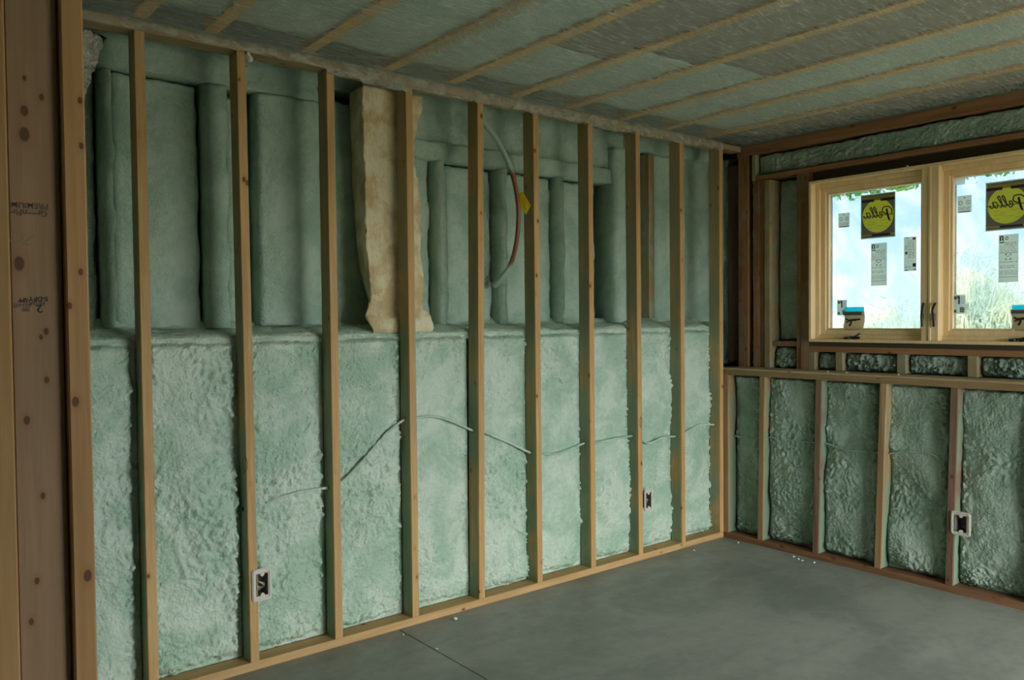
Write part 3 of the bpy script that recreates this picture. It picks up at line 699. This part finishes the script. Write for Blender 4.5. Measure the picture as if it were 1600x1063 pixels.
# parts bags
def bag(u0, v0, u1, v1, label, s):
    a = atX(u0, v0, .255); b_ = atX(u1, v1, .255); W2 = abs(b_.y-a.y); Hh = a.z-b_.z
    root = empty('parts_bag', (.255, (a.y+b_.y)/2, b_.z)); tag(root, label, 'parts bag', 'parts bags taped to the panes')
    bm = bmesh.new(); n = 14; F = []; K = []
    for side, arr in ((0, F), (1, K)):
        for j in range(n+1):
            row = []
            for i in range(n+1):
                x = i/n; t = j/n
                puff = .014*math.sin(math.pi*x)**.6*math.sin(math.pi*t)**.6+.003*n1(Vector((x*6, t*6, s)))
                wob = .006*math.sin(t*5+s)
                row.append(bm.verts.new((.258-puff if side == 0 else .262, a.y-W2*x+wob, b_.z+Hh*t)))
            arr.append(row)
    for arr in (F, K):
        for j in range(n):
            for i in range(n): bm.faces.new((arr[j][i], arr[j][i+1], arr[j+1][i+1], arr[j+1][i]))
    for i in range(n):
        for j in (0, n): bm.faces.new((F[j][i], F[j][i+1], K[j][i+1], K[j][i])); bm.faces.new((F[i][j], F[i+1][j], K[i+1][j], K[i][j]))
    finish('bag', bm, M_bag, root, smooth=True)
    bx('seal_strip', .243, .250, a.y-W2*.97, a.y-W2*.03, a.z-Hh*.16, a.z-Hh*.02, plain('grey seal', (.09, .10, .09), .35), root)
    bx('seal_line', .2415, .2435, a.y-W2*.97, a.y-W2*.03, a.z-Hh*.22, a.z-Hh*.19, plain('shiny seal', (.6, .62, .55), .2), root, bev=0)
    bx('tape', .262, .2632, a.y-W2*1.0, a.y-W2*.02, a.z-Hh*.02, a.z+Hh*.18, M_tape, root, bev=0)['label'] = 'strip of blue tape'
    bm = bmesh.new(); f = lambda x, t: Vector((.2415, a.y-W2*x, a.z-Hh*t))
    tube(bm, smooth_path([f(.18, .30), f(.3, .36), f(.55, .34), f(.9, .33)]), .005, 8)
    tube(bm, smooth_path([f(.2, .45), f(.4, .38), f(.7, .37)]), .004, 8)
    tube(bm, smooth_path([f(.45, .38), f(.42, .5), f(.36, .60)]), .006, 8)
    finish('crank_inside', bm, M_black, root)
    for x in (.14, .86):
        bm = bmesh.new(); tube(bm, [f(x, .80), f(x, .80)+Vector((-.002, 0, 0))], .004, 10); finish('rivet', bm, plain('bright rivet', (.9, .85, .6), .3), root)
bag(1318, 487, 1349, 525, 'tan bag of window hardware taped with blue tape at the left pane foot', 1)
bag(1579.5, 484, 1617, 525, 'tan bag of window hardware taped at the right pane foot, cut by the photo edge', 2)
# ------------------------------------------------------------------ outlet boxes
def sub(o, par, root):
    w = o.location.copy(); o.parent = par; o.location = w-par.location-root.location; return o
def outlet(a0, a1, z0, z1, wall, label, wires=True):
    P = (lambda a, d, z: Vector((a, d, z))) if wall == 'L' else (lambda a, d, z: Vector((d, -a, z)))
    base = P((a0+a1)/2, 0, z0); root = empty('outlet_box', base); tag(root, label, 'outlet box', 'electrical boxes waiting for outlets')
    w = a1-a0; h = z1-z0
    bm = bmesh.new(); ring_prism(bm, rrect(a0, a1, z0, z1, .014), rrect(a0+w*.23, a1-w*.19, z0+h*.16, z1-h*.16, .003), -.006, -.001, P)
    ring_prism(bm, rrect(a0+.004, a1-.004, z0+.004, z1-.004, .012), rrect(a0+.009, a1-.009, z0+.009, z1-.009, .01), -.009, -.005, P)
    finish('flange', bm, M_box, root)
    ia, ib, ja, jb = a0+w*.24, a1-w*.20, z0+h*.17, z1-h*.17
    bm = bmesh.new(); ring_prism(bm, rrect(ia-.003, ib+.003, ja-.003, jb+.003, .003), rrect(ia, ib, ja, jb, .002), -.008, .06, P)
    vs = [bm.verts.new(P(a, .058, z)) for a, z in rrect(ia, ib, ja, jb, .002)]; bm.faces.new(vs)
    body = finish('box_body', bm, M_boxin, root)
    for z, s in ((jb, -1), (ja, 1)):
        bm = bmesh.new(); tube(bm, [P((ia+ib)/2, -.009, z+s*.001), P((ia+ib)/2, -.003, z+s*.001)], .009, 16); tube(bm, [P((ia+ib)/2, -.0095, z+s*.001), P((ia+ib)/2, -.009, z+s*.001)], .0025, 8)
        sub(finish('screw_tab', bm, M_box), body, root)
    if wires:
        for q, (mt, o_) in enumerate(((M_wirew, 0), (M_wire, .008))):
            bm = bmesh.new(); c = (ia+ib)/2; H2 = jb-ja
            tube(bm, smooth_path([P(ia+.006, .045, jb-.02-o_), P(c-.01, .015, jb-.035), P(c+.004+o_, .008, ja+H2*.5), P(ib-.008, .02, ja+H2*.3), P(c, .03, ja+.02+o_), P(c-.01, .025, ja+H2*.4)]), .0022, 6)
            sub(finish('wire', bm, mt), body, root)
outlet(-3.277, -3.192, .298, .437, 'L', 'cream flanged outlet box at the foot of the pencil marked stud, nearest the camera')
outlet(-.803, -.733, .298, .434, 'L', 'cream flanged outlet box low on the long wall near the far corner')
outlet(1.477, 1.577, .322, .450, 'R', 'cream flanged outlet box on the knee wall below the window', False)
# pencil ovals on studs
for k, u, v in ((8, 383, 726), (2, 1001.5, 660)):
    p = atY(u, v, -.001); bm = bmesh.new()
    tube(bm, smooth_path([(p.x+.010*math.cos(a*math.pi/6), -.0008, p.z+.032*math.sin(a*math.pi/6)) for a in range(13)]), .0010, 5)
    tube(bm, [(p.x+.004, -.0008, p.z+.045), (p.x-.004, -.0008, p.z-.04)], .0008, 5)
    finish('pencil_mark', bm, M_print, studs[k])
# ------------------------------------------------------------------ cable through the studs
hp = {1: (1056, 682), 2: (991, 681), 3: (910.5, 693), 4: (826, 708.5), 5: (734, 674), 6: (626.5, 656), 7: (507.5, 763), 8: (372, 797)}
HP = {k: hole(k, *v) for k, v in hp.items()}
h0 = hole(0, 1113, 664)
def c(u, v, y=.040): return atY(u, v, y)
path = [Vector((-.02, .05, h0.z)), h0+Vector((-.01, 0, 0)), c(1095, 664), c(1078, 671), HP[1]+Vector((.04, 0, 0)), HP[1], c(1035, 684), c(1012, 693), HP[2]+Vector((.04, 0, 0)), HP[2], c(965, 685), c(938, 691), HP[3]+Vector((.04, 0, 0)), HP[3],
        c(885, 704), c(862, 710), HP[4]+Vector((.04, 0, 0)), HP[4], c(800, 694), c(772, 682), HP[5]+Vector((.04, 0, 0)), HP[5], c(705, 658), c(675, 651), HP[6]+Vector((.04, 0, 0)), HP[6], c(605, 676), c(575, 710), c(550, 738), HP[7]+Vector((.04, 0, 0)), HP[7], c(470, 769), c(440, 777, .045), c(415, 786, .062)]
bm = bmesh.new(); tube(bm, smooth_path(path, 5), .0068, 8)
o = finish('electrical_cable', bm, M_foam, smooth=True); tag(o, 'foam coated cable threaded sideways through the tall studs', 'cable')
def cx(u, v, x=.045): return atX(u, v, x)
bm = bmesh.new(); tube(bm, smooth_path([cx(1145, 681, .055), cx(1170, 684, .055), cx(1190, 684, .05), cx(1197, 683), cx(1230, 687), cx(1268, 692), cx(1287, 692), cx(1320, 703), cx(1362, 707), cx(1387, 709), cx(1415, 706), cx(1445, 708), cx(1465, 715), cx(1480, 731, .06)], 6), .005, 8)
o = finish('electrical_cable', bm, M_foamD, smooth=True); tag(o, 'thin foam coated cable running across the knee wall bays', 'cable')
# ------------------------------------------------------------------ copper tube and tag
pp = [(748, 183), (759, 196), (775, 216), (793, 250), (804, 285), (810, 330), (807, 378), (797, 415), (783, 436), (772, 446)]
P3 = [atY(u, v, (.115, .10, .08, .06, .05, .05, .08, .14, .20, .255)[i]) for i, (u, v) in enumerate(pp)]
bm = bmesh.new(); pts = smooth_path(P3, 6); n_ = len(pts)
tube(bm, pts, [.0145 if i < n_*.42 else (.0125 if i < n_*.8 else .016+.006*(i-n_*.8)/(n_*.2)) for i in range(n_)], 12)
lo = min(p.z for p in P3)
o = finish('copper_tube', bm, M_copper, smooth=True); tag(o, 'bowed copper tube arching out of the upper foam, both ends foam coated', 'pipe')
a = atY(811, 303, .19)
bm = bmesh.new(); q = [atY(811, 302, .045), atY(817, 300, .030), atY(829.5, 321, .022), atY(822, 336, .030), atY(812, 322, .045)]
vs = [bm.verts.new(p) for p in q]; f = bm.faces.new(vs); r = bmesh.ops.extrude_face_region(bm, geom=[f])
for v in r['geom']:
    if isinstance(v, bmesh.types.BMVert): v.co += Vector((.0, .0015, 0))
tg = finish('warning_tag', bm, M_tag); tag(tg, 'yellow paper tag tied to the copper tube', 'tag')
bm = bmesh.new()
for (u0, v0, u1, v1) in ((817, 308, 823, 318), (815, 312, 821, 322), (818, 322, 823, 328)):
    tube(bm, [atY(u0, v0, .024), atY(u1, v1, .022)], .0012, 5)
finish('tag_print', bm, M_print, tg)
# ------------------------------------------------------------------ fibreglass batt behind one stud
def batt():
    bm = bmesh.new(); nz = 110
    # outline by height: left-back edge, left-front edge, right edge (photo positions on planes y=.28 and y=.11)
    L1 = [(2.63, -2.63), (2.45, -2.625), (2.2, -2.62), (1.9, -2.60), (1.75, -2.585), (1.6, -2.54), (1.50, -2.51), (1.425, -2.49)]
    L0 = [(2.63, -2.655), (2.45, -2.655), (2.2, -2.645), (1.9, -2.645), (1.75, -2.635), (1.6, -2.625), (1.52, -2.66), (1.425, -2.615)]
    R_ = [(2.63, -2.315), (2.55, -2.33), (2.4, -2.375), (2.2, -2.355), (1.9, -2.335), (1.7, -2.32), (1.56, -2.33), (1.525, -2.285), (1.45, -2.275), (1.425, -2.30)]
    def ev(T, z):
        for (z0, x0), (z1, x1) in zip(T, T[1:]):
            if z <= z0 and z >= z1: return x0+(x1-x0)*(z0-z)/(z0-z1)
        return T[-1][1] if z < T[-1][0] else T[0][1]
    rings = []
    for j in range(nz+1):
        t = j/nz; z = 1.425+(2.63-1.425)*t; ring = []
        a, b_, r_ = ev(L1, z), ev(L0, z), ev(R_, z)
        lip = .0
        if z < 1.53: lip = .025*math.sin(math.pi*(1.53-z)/.105)
        prof = []
        for i in range(14): s = i/14; prof.append((a+(b_-a)*s, .30+(.118-.30)*s))
        for i in range(30): s = i/30; prof.append((b_+(r_-b_)*s, .118))
        for i in range(8): s = i/8; prof.append((r_+.02*s, .118+.18*s))
        for i in range(8): s = i/8; prof.append((r_+.02+(a-r_-.02)*s, .30))
        for x, y in prof:
            q = Vector((x*6, y*6, z*5)); d = .018*fbm(q, 4)+.004*n1(Vector((x*40, y*40, z*30)))
            fray = .012*n1(Vector((z*23, y*9, 1))) if x < b_+.01 or x > r_-.01 else 0
            cy = .21; cxm = (a+r_)/2
            nx = 1 if x > cxm else -1
            ring.append(bm.verts.new((x+fray+(.3*d*nx), max(.093, y-(d+lip*(1 if y < .2 else 0))-.006), z+.006*n1(q*3))))
        rings.append(ring)
    n = len(rings[0])
    for j in range(nz):
        for k in range(n): bm.faces.new((rings[j][k], rings[j][(k+1) % n], rings[j+1][(k+1) % n], rings[j+1][k]))
    bm.faces.new(rings[0]); bm.faces.new(rings[-1])
    o = finish('insulation_batt', bm, M_batt, smooth=True); tag(o, 'ragged cream fibreglass batt stuffed behind one tall stud under the top plate', 'insulation')
batt()
# ------------------------------------------------------------------ ceiling
jl = ['ceiling joist nearest the window wall', 'ceiling joist second from the window wall', 'ceiling joist third from the window wall', 'ceiling joist fourth from the window wall',
      'ceiling joist fifth from the window wall', 'ceiling joist meeting the wall over the stud by the copper tube', 'faint ceiling joist behind a wrinkle, meeting the wall above the batt',
      'faint ceiling joist one bay left of the fibreglass batt', 'faint ceiling joist over the pencil marked stud', 'faint ceiling joist nearest the foil duct']
jx = [-.182, -.59, -.99, -1.42, -1.815, -2.225, -2.585, -2.995, -3.41, -3.682]
for i, x in enumerate(jx+[-4.2, -4.6, -5.0]):
    if i >= 10: continue
    o = bx('ceiling_joist', x-.029, x+.029, -4.85, -.002, 2.684, 2.925, M_joist); tag(o, jl[i]+', seen through the fabric', 'joist', 'ceiling joists showing through the fabric')
# fill between the joists: foam near the long wall, blown insulation beyond
def fill(x0, x1, y0, y1, z, mat, label, seed, kind='stuff'):
    bm = bmesh.new(); nx = max(3, int((x1-x0)/.03)); ny = max(3, int((y1-y0)/.04)); V = []
    for j in range(ny+1):
        row = []
        for i in range(nx+1):
            x = x0+(x1-x0)*i/nx; y = y0+(y1-y0)*j/ny
            row.append(bm.verts.new((x, y, z+.008*fbm(Vector((x*7, y*7, seed)), 3))))
        V.append(row)
    for j in range(ny):
        for i in range(nx): bm.faces.new((V[j][i], V[j][i+1], V[j+1][i+1], V[j+1][i]))
    loop = V[0][:] + [V[j][nx] for j in range(1, ny+1)] + V[ny][nx-1::-1] + [V[j][0] for j in range(ny-1, 0, -1)]
    B = [bm.verts.new((v.co.x, v.co.y, z+.16)) for v in loop]; n = len(loop)
    for i in range(n): bm.faces.new((loop[i], loop[(i+1) % n], B[(i+1) % n], B[i]))
    bm.faces.new(B)
    o = finish('ceiling_insulation', bm, mat, smooth=True); tag(o, label, 'insulation', None, kind)
M_foamC = foam_mat('pale ceiling foam', (.46, .58, .50), (.60, .71, .63))
edges = [.17, *jx]
for i in range(len(jx)):
    a_, b2 = edges[i+1]+.0295, edges[i]-.0295
    ysp = [-.25, -4.85, -4.85, -1.0, -.9, -.7, -1.3, -1.2, -.8, -.5][i]
    if i in (1, 2):
        fill(a_, b2, -4.85, -.16, 2.698, M_foamC, 'pale green foam between the %s pair of joists from the window wall' % ('first' if i == 1 else 'second'), i)
    else:
        fill(a_, b2, ysp, -.16, 2.698, M_foamC if i != 0 else M_cavity, 'insulation near the long wall above the fabric, bay left of the %s' % (jl[i-1] if i else 'window wall plate'), i)
        fill(a_, b2, -4.85, ysp-.01, 2.698, M_cavity, 'grey brown insulation further out above the fabric, beside the %s' % jl[i], i+20)
def membrane():
    bm = bmesh.new(); x0, x1, y0, y1 = -7.2, .205, -4.9, 0; nx, ny = 300, 230; V = []
    for j in range(ny+1):
        row = []
        for i in range(nx+1):
            x = x0+(x1-x0)*i/nx; y = y0+(y1-y0)*j/ny
            dj = min(abs(x-q) for q in jx)/.2
            sag = .005*math.sin(min(1, dj)*math.pi/2)**2
            q = Vector((x, y, .7))
            wr = .004*fbm(Vector((x*3+y*2, y*11-x*4, 1)), 4)+.004*abs(n1(Vector((x*2.5-y*2, x*9+y*12, 3))))
            hold = ss(0, .15, -y)*ss(0, .1, x1-x)
            z = 2.6803-(sag+abs(wr)+.003)*hold
            row.append(bm.verts.new((x, y, min(z, 2.6805))))
        V.append(row)
    for j in range(ny):
        for i in range(nx): bm.faces.new((V[j][i], V[j][i+1], V[j+1][i+1], V[j+1][i]))
    o = finish('ceiling', bm, M_mem, smooth=True); struct(o, 'translucent netting fabric stapled under the joists')
membrane()
# the edge of the fabric folded down over the top plate
bm = bmesh.new(); V = []
nx = 260
for i in range(nx+1):
    x = -4.1+4.1*i/nx; col = []
    drop = .040+.010*n1(Vector((x*3, 0, 0)))+.006*n1(Vector((x*14, 0, 3)))
    if x > -2.9: drop += .022+.016*n1(Vector((x*4.2, 4, 0)))+(.02 if -2.72 < x < -2.45 else 0)
    for j in range(9):
        t = j/8; col.append(bm.verts.new((x, -.0025-.010*math.sin(t*math.pi)*(.4+.6*abs(n1(Vector((x*9, t*2, 1))))), 2.679-drop*t)))
    V.append(col)
for i in range(nx):
    for j in range(8): bm.faces.new((V[i][j], V[i+1][j], V[i+1][j+1], V[i][j+1]))
r = bmesh.ops.solidify(bm, geom=bm.faces[:], thickness=.0006)
o = finish('fabric_flap', bm, M_flap, smooth=True); tag(o, 'loose translucent fabric edge stapled over the top plate of the long wall', 'fabric')
# wrinkle ridges pulled in the fabric
def wr(u0, v0, u1, v1, amp, label):
    a, b_ = atZ(u0, v0, 2.668), atZ(u1, v1, 2.668); bm = bmesh.new(); n = 40; d = (b_-a); nrm = Vector((-d.y, d.x, 0)).normalized(); V = []
    for i in range(n+1):
        t = i/n; c_ = a+d*t+nrm*.015*n1(Vector((t*4, u0, 0))); h = amp*math.sin(math.pi*t)**.5; row = []
        for s in range(-5, 6):
            row.append(bm.verts.new(c_+nrm*.035*s/5+Vector((0, 0, -h*(1-abs(s)/5)**1.5))))
        V.append(row)
    for i in range(n):
        for j in range(10): bm.faces.new((V[i][j], V[i+1][j], V[i+1][j+1], V[i][j+1]))
    o = finish('fabric_fold', bm, M_mem, smooth=True); tag(o, label, 'fabric')
wr(632, 100, 850, 0, .022, 'long raised fold in the ceiling fabric above the batt')
wr(1070, 70, 1240, 0, .016, 'short raised fold in the ceiling fabric at the top middle')
# ------------------------------------------------------------------ foil duct
def duct():
    a = atY(165, 52, .19); b_ = atY(100, 250, .19); d = (b_-a).normalized(); side = Vector((-d.z, 0, d.x)); 
    if side.x > 0: side = -side
    r = .105; a2 = a-d*.02+side*r; b2 = b_+d*.25+side*r; bm = bmesh.new(); n = 90; m = 64; V = []
    up = Vector((0, 1, 0))
    for i in range(n+1):
        t = i/n; c_ = a2+(b2-a2)*t; row = []
        for k in range(m):
            an = 2*math.pi*k/m; dirv = math.cos(an)*side+math.sin(an)*up
            rr = r*(1+.03*math.sin(t*70)+.09*n1(Vector((t*28, math.cos(an)*4, math.sin(an)*4)))+.05*n1(Vector((t*70, math.cos(an)*11, math.sin(an)*11))))
            if c_.z+dirv.z*rr > 2.632: rr = max(.02, rr*.9)
            p = c_+dirv*rr; p.z = min(p.z, 2.63); row.append(bm.verts.new(p))
        V.append(row)
    for i in range(n):
        for k in range(m): bm.faces.new((V[i][k], V[i][(k+1) % m], V[i+1][(k+1) % m], V[i+1][k]))
    bm.faces.new(V[0]); bm.faces.new(V[-1])
    o = finish('foil_duct', bm, M_foil, smooth=False); tag(o, 'crinkled silver foil wrapped duct beside the foreground post under the top plate', 'duct')
duct()
# fluff stuck below the plate
bm = bmesh.new(); p = atY(389, 89, -.004)
bmesh.ops.create_icosphere(bm, subdivisions=3, radius=.014)
for v in bm.verts: v.co *= 1+.8*n1(v.co*70); v.co.z *= 1.4; v.co += p
o = finish('insulation_tuft', bm, M_crumb, smooth=True); tag(o, 'tiny pale tuft of insulation stuck beside the head of the pencil marked stud', 'tuft')
# ------------------------------------------------------------------ foreground posts of the partition
PY = -1.74
def kn(lst, y, x0, cx_, y_c):
    out = []
    for (u, v, r) in lst:
        p = atY(u, v, y); out.append((p.x-cx_, p.y-y_c, p.z-W_, r/973.))
    return out
wide = [(38, 210, 8), (38, 173, 6), (65, 152, 4), (30, 412, 8), (72, 518, 4), (64, 527, 3), (73, 594, 4), (42, 657, 5), (67, 775, 4), (58, 908, 4), (49, 972, 4), (38, 122, 3)]
narrow = [(109, 478, 4), (118, 628, 6), (137, 900, 7), (125, 157, 4), (127, 228, 4), (126, 425, 4)]
PW = -1.722
cwx = (-4.343-4.2605)/2; cnx = (-4.2595-4.222)/2
M_w = wood('wide post timber', (.33, .215, .125), (.26, .165, .092), 'Z', knots=kn(wide, PW, 0, cwx, PW+.019))  # post timbers darkened: dim light on the partition is put into their colour
M_n = wood('narrow post timber', (.45, .265, .115), (.36, .20, .08), 'Z', knots=kn(narrow, PY, 0, cnx, PY+.0445))
M_e = wood('end post timber', (.42, .26, .11), (.34, .20, .08), 'Z')
HP_ = 2.60
pw = bx('partition_stud', -4.343, -4.2605, PW, PW+.038, W_, HP_, M_w, bev=.003); tag(pw, 'wide flat-faced foreground stud with dark knots and ink stamps', 'stud', 'foreground partition studs')
pn = bx('partition_stud', -4.2595, -4.222, PY, PY+.089, W_, HP_, M_n, bev=.003); tag(pn, 'narrow orange foreground stud at the right end of the partition', 'stud', 'foreground partition studs')
pe = bx('partition_stud', -4.382, -4.344, PY, PY+.089, W_, HP_, M_e, bev=.003); tag(pe, 'foreground stud cut by the left edge of the photo', 'stud', 'foreground partition studs')
for x in ():
    o = bx('partition_stud', x, x+.038, PY, PY+.089, W_, HP_, M_e); tag(o, 'partition stud outside the left edge of the photo', 'stud', 'partition studs outside the photo')
o = bx('sole_plate', -4.60, -4.222, PY, PY+.089, 0, W_-.0005, M_plX); tag(o, 'sole plate under the foreground partition studs', 'plate')
o = bx('top_plate', -4.60, -4.222, PY, PY+.089, HP_+.0005, HP_+.06, M_plX); tag(o, 'top plate over the foreground partition studs', 'plate')
def text(s, loc, size, mat, parent, rot=180, name='stamp', font_shear=0):
    cu = bpy.data.curves.new(name, 'FONT'); cu.body = s; cu.size = size; cu.align_x = 'CENTER'; cu.align_y = 'CENTER'; cu.extrude = .0001; cu.offset = .0004; cu.shear = font_shear
    t = bpy.data.objects.new(name, cu); S.collection.objects.link(t); bpy.context.view_layer.update()
    me = bpy.data.meshes.new_from_object(t.evaluated_get(bpy.context.evaluated_depsgraph_get())); bpy.data.objects.remove(t)
    o = link(name, me, mat, parent); o.matrix_local = Matrix.Translation(Vector(loc)-parent.location) @ Matrix.Rotation(math.radians(90), 4, 'X') @ Matrix.Rotation(math.radians(rot), 4, 'Z')
    return o
def T(s, u, v, sz, rot=180, mat=M_ink, sh=0):
    p = atY(u, v, PW-.0004); text(s, p, sz, mat, pw, rot, font_shear=sh)
T('PREMIUM.', 45, 321, .014, mat=M_ink); T('GreenFirst', 41, 332, .015, mat=M_ink)
T('SPF', 36, 469, .010, mat=M_print); T('KD-HT', 34, 477, .009, mat=M_ink); T('S-DRY', 60, 467, .011, mat=M_print); T('NLGA', 58, 474, .009, mat=M_ink); T('2', 62, 482, .020, mat=M_print); T('000', 40, 484, .008, mat=M_ink)
T('7C', 38, 372, .030, 170, mat=plain('faint pencil', (.25, .17, .10), .9), sh=.3)
# ------------------------------------------------------------------ crumbs
def crumb(p, r, label, grp, seed, name='foam_crumb'):
    bm = bmesh.new(); bmesh.ops.create_icosphere(bm, subdivisions=2, radius=r)
    for v in bm.verts: v.co *= 1+.5*n1(v.co*(1.2/r)*.5+Vector((seed, 0, 0))); v.co.z *= .6
    mz = min(v.co.z for v in bm.verts)
    for v in bm.verts: v.co += Vector((p.x, p.y, p.z-mz))
    o = finish(name, bm, M_crumb, smooth=True); tag(o, label, 'foam crumb', grp)
fl = [(711, 969, .011, 'largest pale foam crumb on the slab in front of the sole plate'), (683, 1015, .006, 'small pale crumb on the slab right of the saw-cut joint'), (630, 993, .005, 'pale crumb on the slab beside the start of the saw-cut joint')]
for i, (u, v, r, l) in enumerate(fl): crumb(atZ(u, v, 0), r, l, 'crumbs on the slab', i)
for i, (u, v) in enumerate([(1240, 871), (1248, 875), (1254, 877), (1272, 880), (1153, 849), (1084, 861)]): crumb(atZ(u, v, 0), .007, ['tiny crumb near the knee wall, leftmost of its row', 'tiny crumb near the knee wall, second in its row', 'tiny crumb near the knee wall, third in its row', 'tiny crumb near the knee wall, rightmost of its row', 'tiny crumb on the slab nearest the room corner', 'tiny crumb on the slab by the sole plate left of the corner'][i], 'tiny crumbs near the corner', i+5)
for i, (u, v) in enumerate([(1316, 579), (1333, 581), (1391, 587)]):
    p = atZ(u, v+1, 1.158); crumb(Vector((.03+.02*i, p.y, 1.158)), .006, ['pale crumb on the ledge board, leftmost', 'pale crumb on the ledge board, middle one', 'pale crumb on the ledge board, rightmost'][i], 'crumbs on the ledge board', i+15)
crumb(Vector((.17, atX(1418, 257, .17).y, WT)), .008, 'pale foam crumb on top of the window frame', None, 30)
# ------------------------------------------------------------------ outdoors
struct(bx('ground', -40, 40, -60, -5.05, -.35, -.15, plain('darkened unseen ground', (.11, .10, .075), .95, scale=4), bev=0), 'ground outside the doorway')  # out of view; colour darkened to cut light bouncing up into the room
bm = bmesh.new()
nx = 40; V = []
for i in range(nx+1):
    x = .5+12*i/nx; row = []
    for j in range(31):
        y = -9+24*j/30; z = .9+.28*ss(.5, 8, x)+.06*n1(Vector((x, y, 0)))
        row.append(bm.verts.new((x, y, z)))
    V.append(row)
for i in range(nx):
    for j in range(30): bm.faces.new((V[i][j], V[i+1][j], V[i+1][j+1], V[i][j+1]))
struct(finish('ground', bm, M_ground, smooth=True), 'grassy bank outside the window')
def blades(bm, cx_, cy_, n, hgt, spread, r, wid=.010):
    for i in range(n):
        x = cx_+r.gauss(0, spread*.5); y = cy_+r.gauss(0, spread); h = hgt*r.uniform(.45, 1)*math.exp(-((y-cy_)/(spread*2.2))**2); z0 = 1.0
        le = r.gauss(0, .22)*h; lx = r.gauss(0, .12)*h; w = wid*r.uniform(.5, 1.4); pr = None
        for s in range(6):
            t = s/5; c_ = Vector((x+lx*t*t, y+le*t*t, z0+h*(t-.25*t*t*abs(le)/h))); ww = w*(1-t*.93)
            a = [bm.verts.new(c_+Vector((0, ww, 0))), bm.verts.new(c_+Vector((ww*.6, 0, 0))), bm.verts.new(c_-Vector((0, ww, 0)))]
            if pr:
                for k in range(3): bm.faces.new((pr[k], pr[(k+1) % 3], a[(k+1) % 3], a[k]))
            pr = a
        # a few leaning leaves and a seed head on the taller stems
        for q in range(2):
            t = r.uniform(.3, .95); b0 = Vector((x+lx*t*t, y+le*t*t, z0+h*(t-.25*t*t*abs(le)/h))); d = Vector((r.uniform(-.5, .5), r.uniform(-1, 1), r.uniform(.1, .9))).normalized()*h*.16
            v3 = [bm.verts.new(b0+Vector((0, 0, .009))), bm.verts.new(b0-Vector((0, 0, .009))), bm.verts.new(b0+d), bm.verts.new(b0+d*.5+Vector((.006, 0, 0)))]
            bm.faces.new(v3[:3]); bm.faces.new((v3[0], v3[3], v3[2]))
def out(u, d): q = ray(u, 500); return CAM.x+q.x*d, CAM.y+q.y*d
bm = bmesh.new(); rg = random.Random(5)
for (u, dist, n, h, sp_) in ((1515, 9.0, 300, 1.50, .26), (1550, 9.5, 200, 1.25, .2), (1400, 10, 260, .85, .5), (1480, 11, 260, .75, .6), (1610, 9.5, 200, 1.1, .4), (1320, 11, 200, .7, .6), (1440, 9, 120, .9, .3)):
    x, y = out(u, dist); blades(bm, x, y, n, h, sp_, rg)
o = finish('tall_grass', bm, M_grass); tag(o, 'tall pale sunlit grass outside the window panes', 'grass', None, 'stuff')
bm = bmesh.new(); r = random.Random(3)
for i in range(5200):
    t = r.uniform(-.05, 1.08); c0 = CAM+ray(1294+t*(1600-1294), 306-t*(306-257)+2*math.sin(t*40)+2*math.sin(t*97))*12
    p = c0+Vector((r.gauss(0, .3), r.gauss(0, .05), abs(r.gauss(0, .3)))); s_ = r.uniform(.03, .08)
    d1 = Vector((r.uniform(-1, 1), r.uniform(-1, 1), r.uniform(-1, 1))).normalized()*s_; d2 = d1.cross(Vector((r.uniform(-1, 1), r.uniform(-1, 1), r.uniform(-1, 1)))).normalized()*s_*.5
    m_ = d1.cross(d2).normalized()*s_*.12
    bm.faces.new([bm.verts.new(p+x_) for x_ in (d1, d2+m_, -d1, -d2+m_)])
o = finish('tree_foliage', bm, M_leaf); tag(o, 'green leaves showing along the top of both window panes', 'foliage', None, 'stuff')
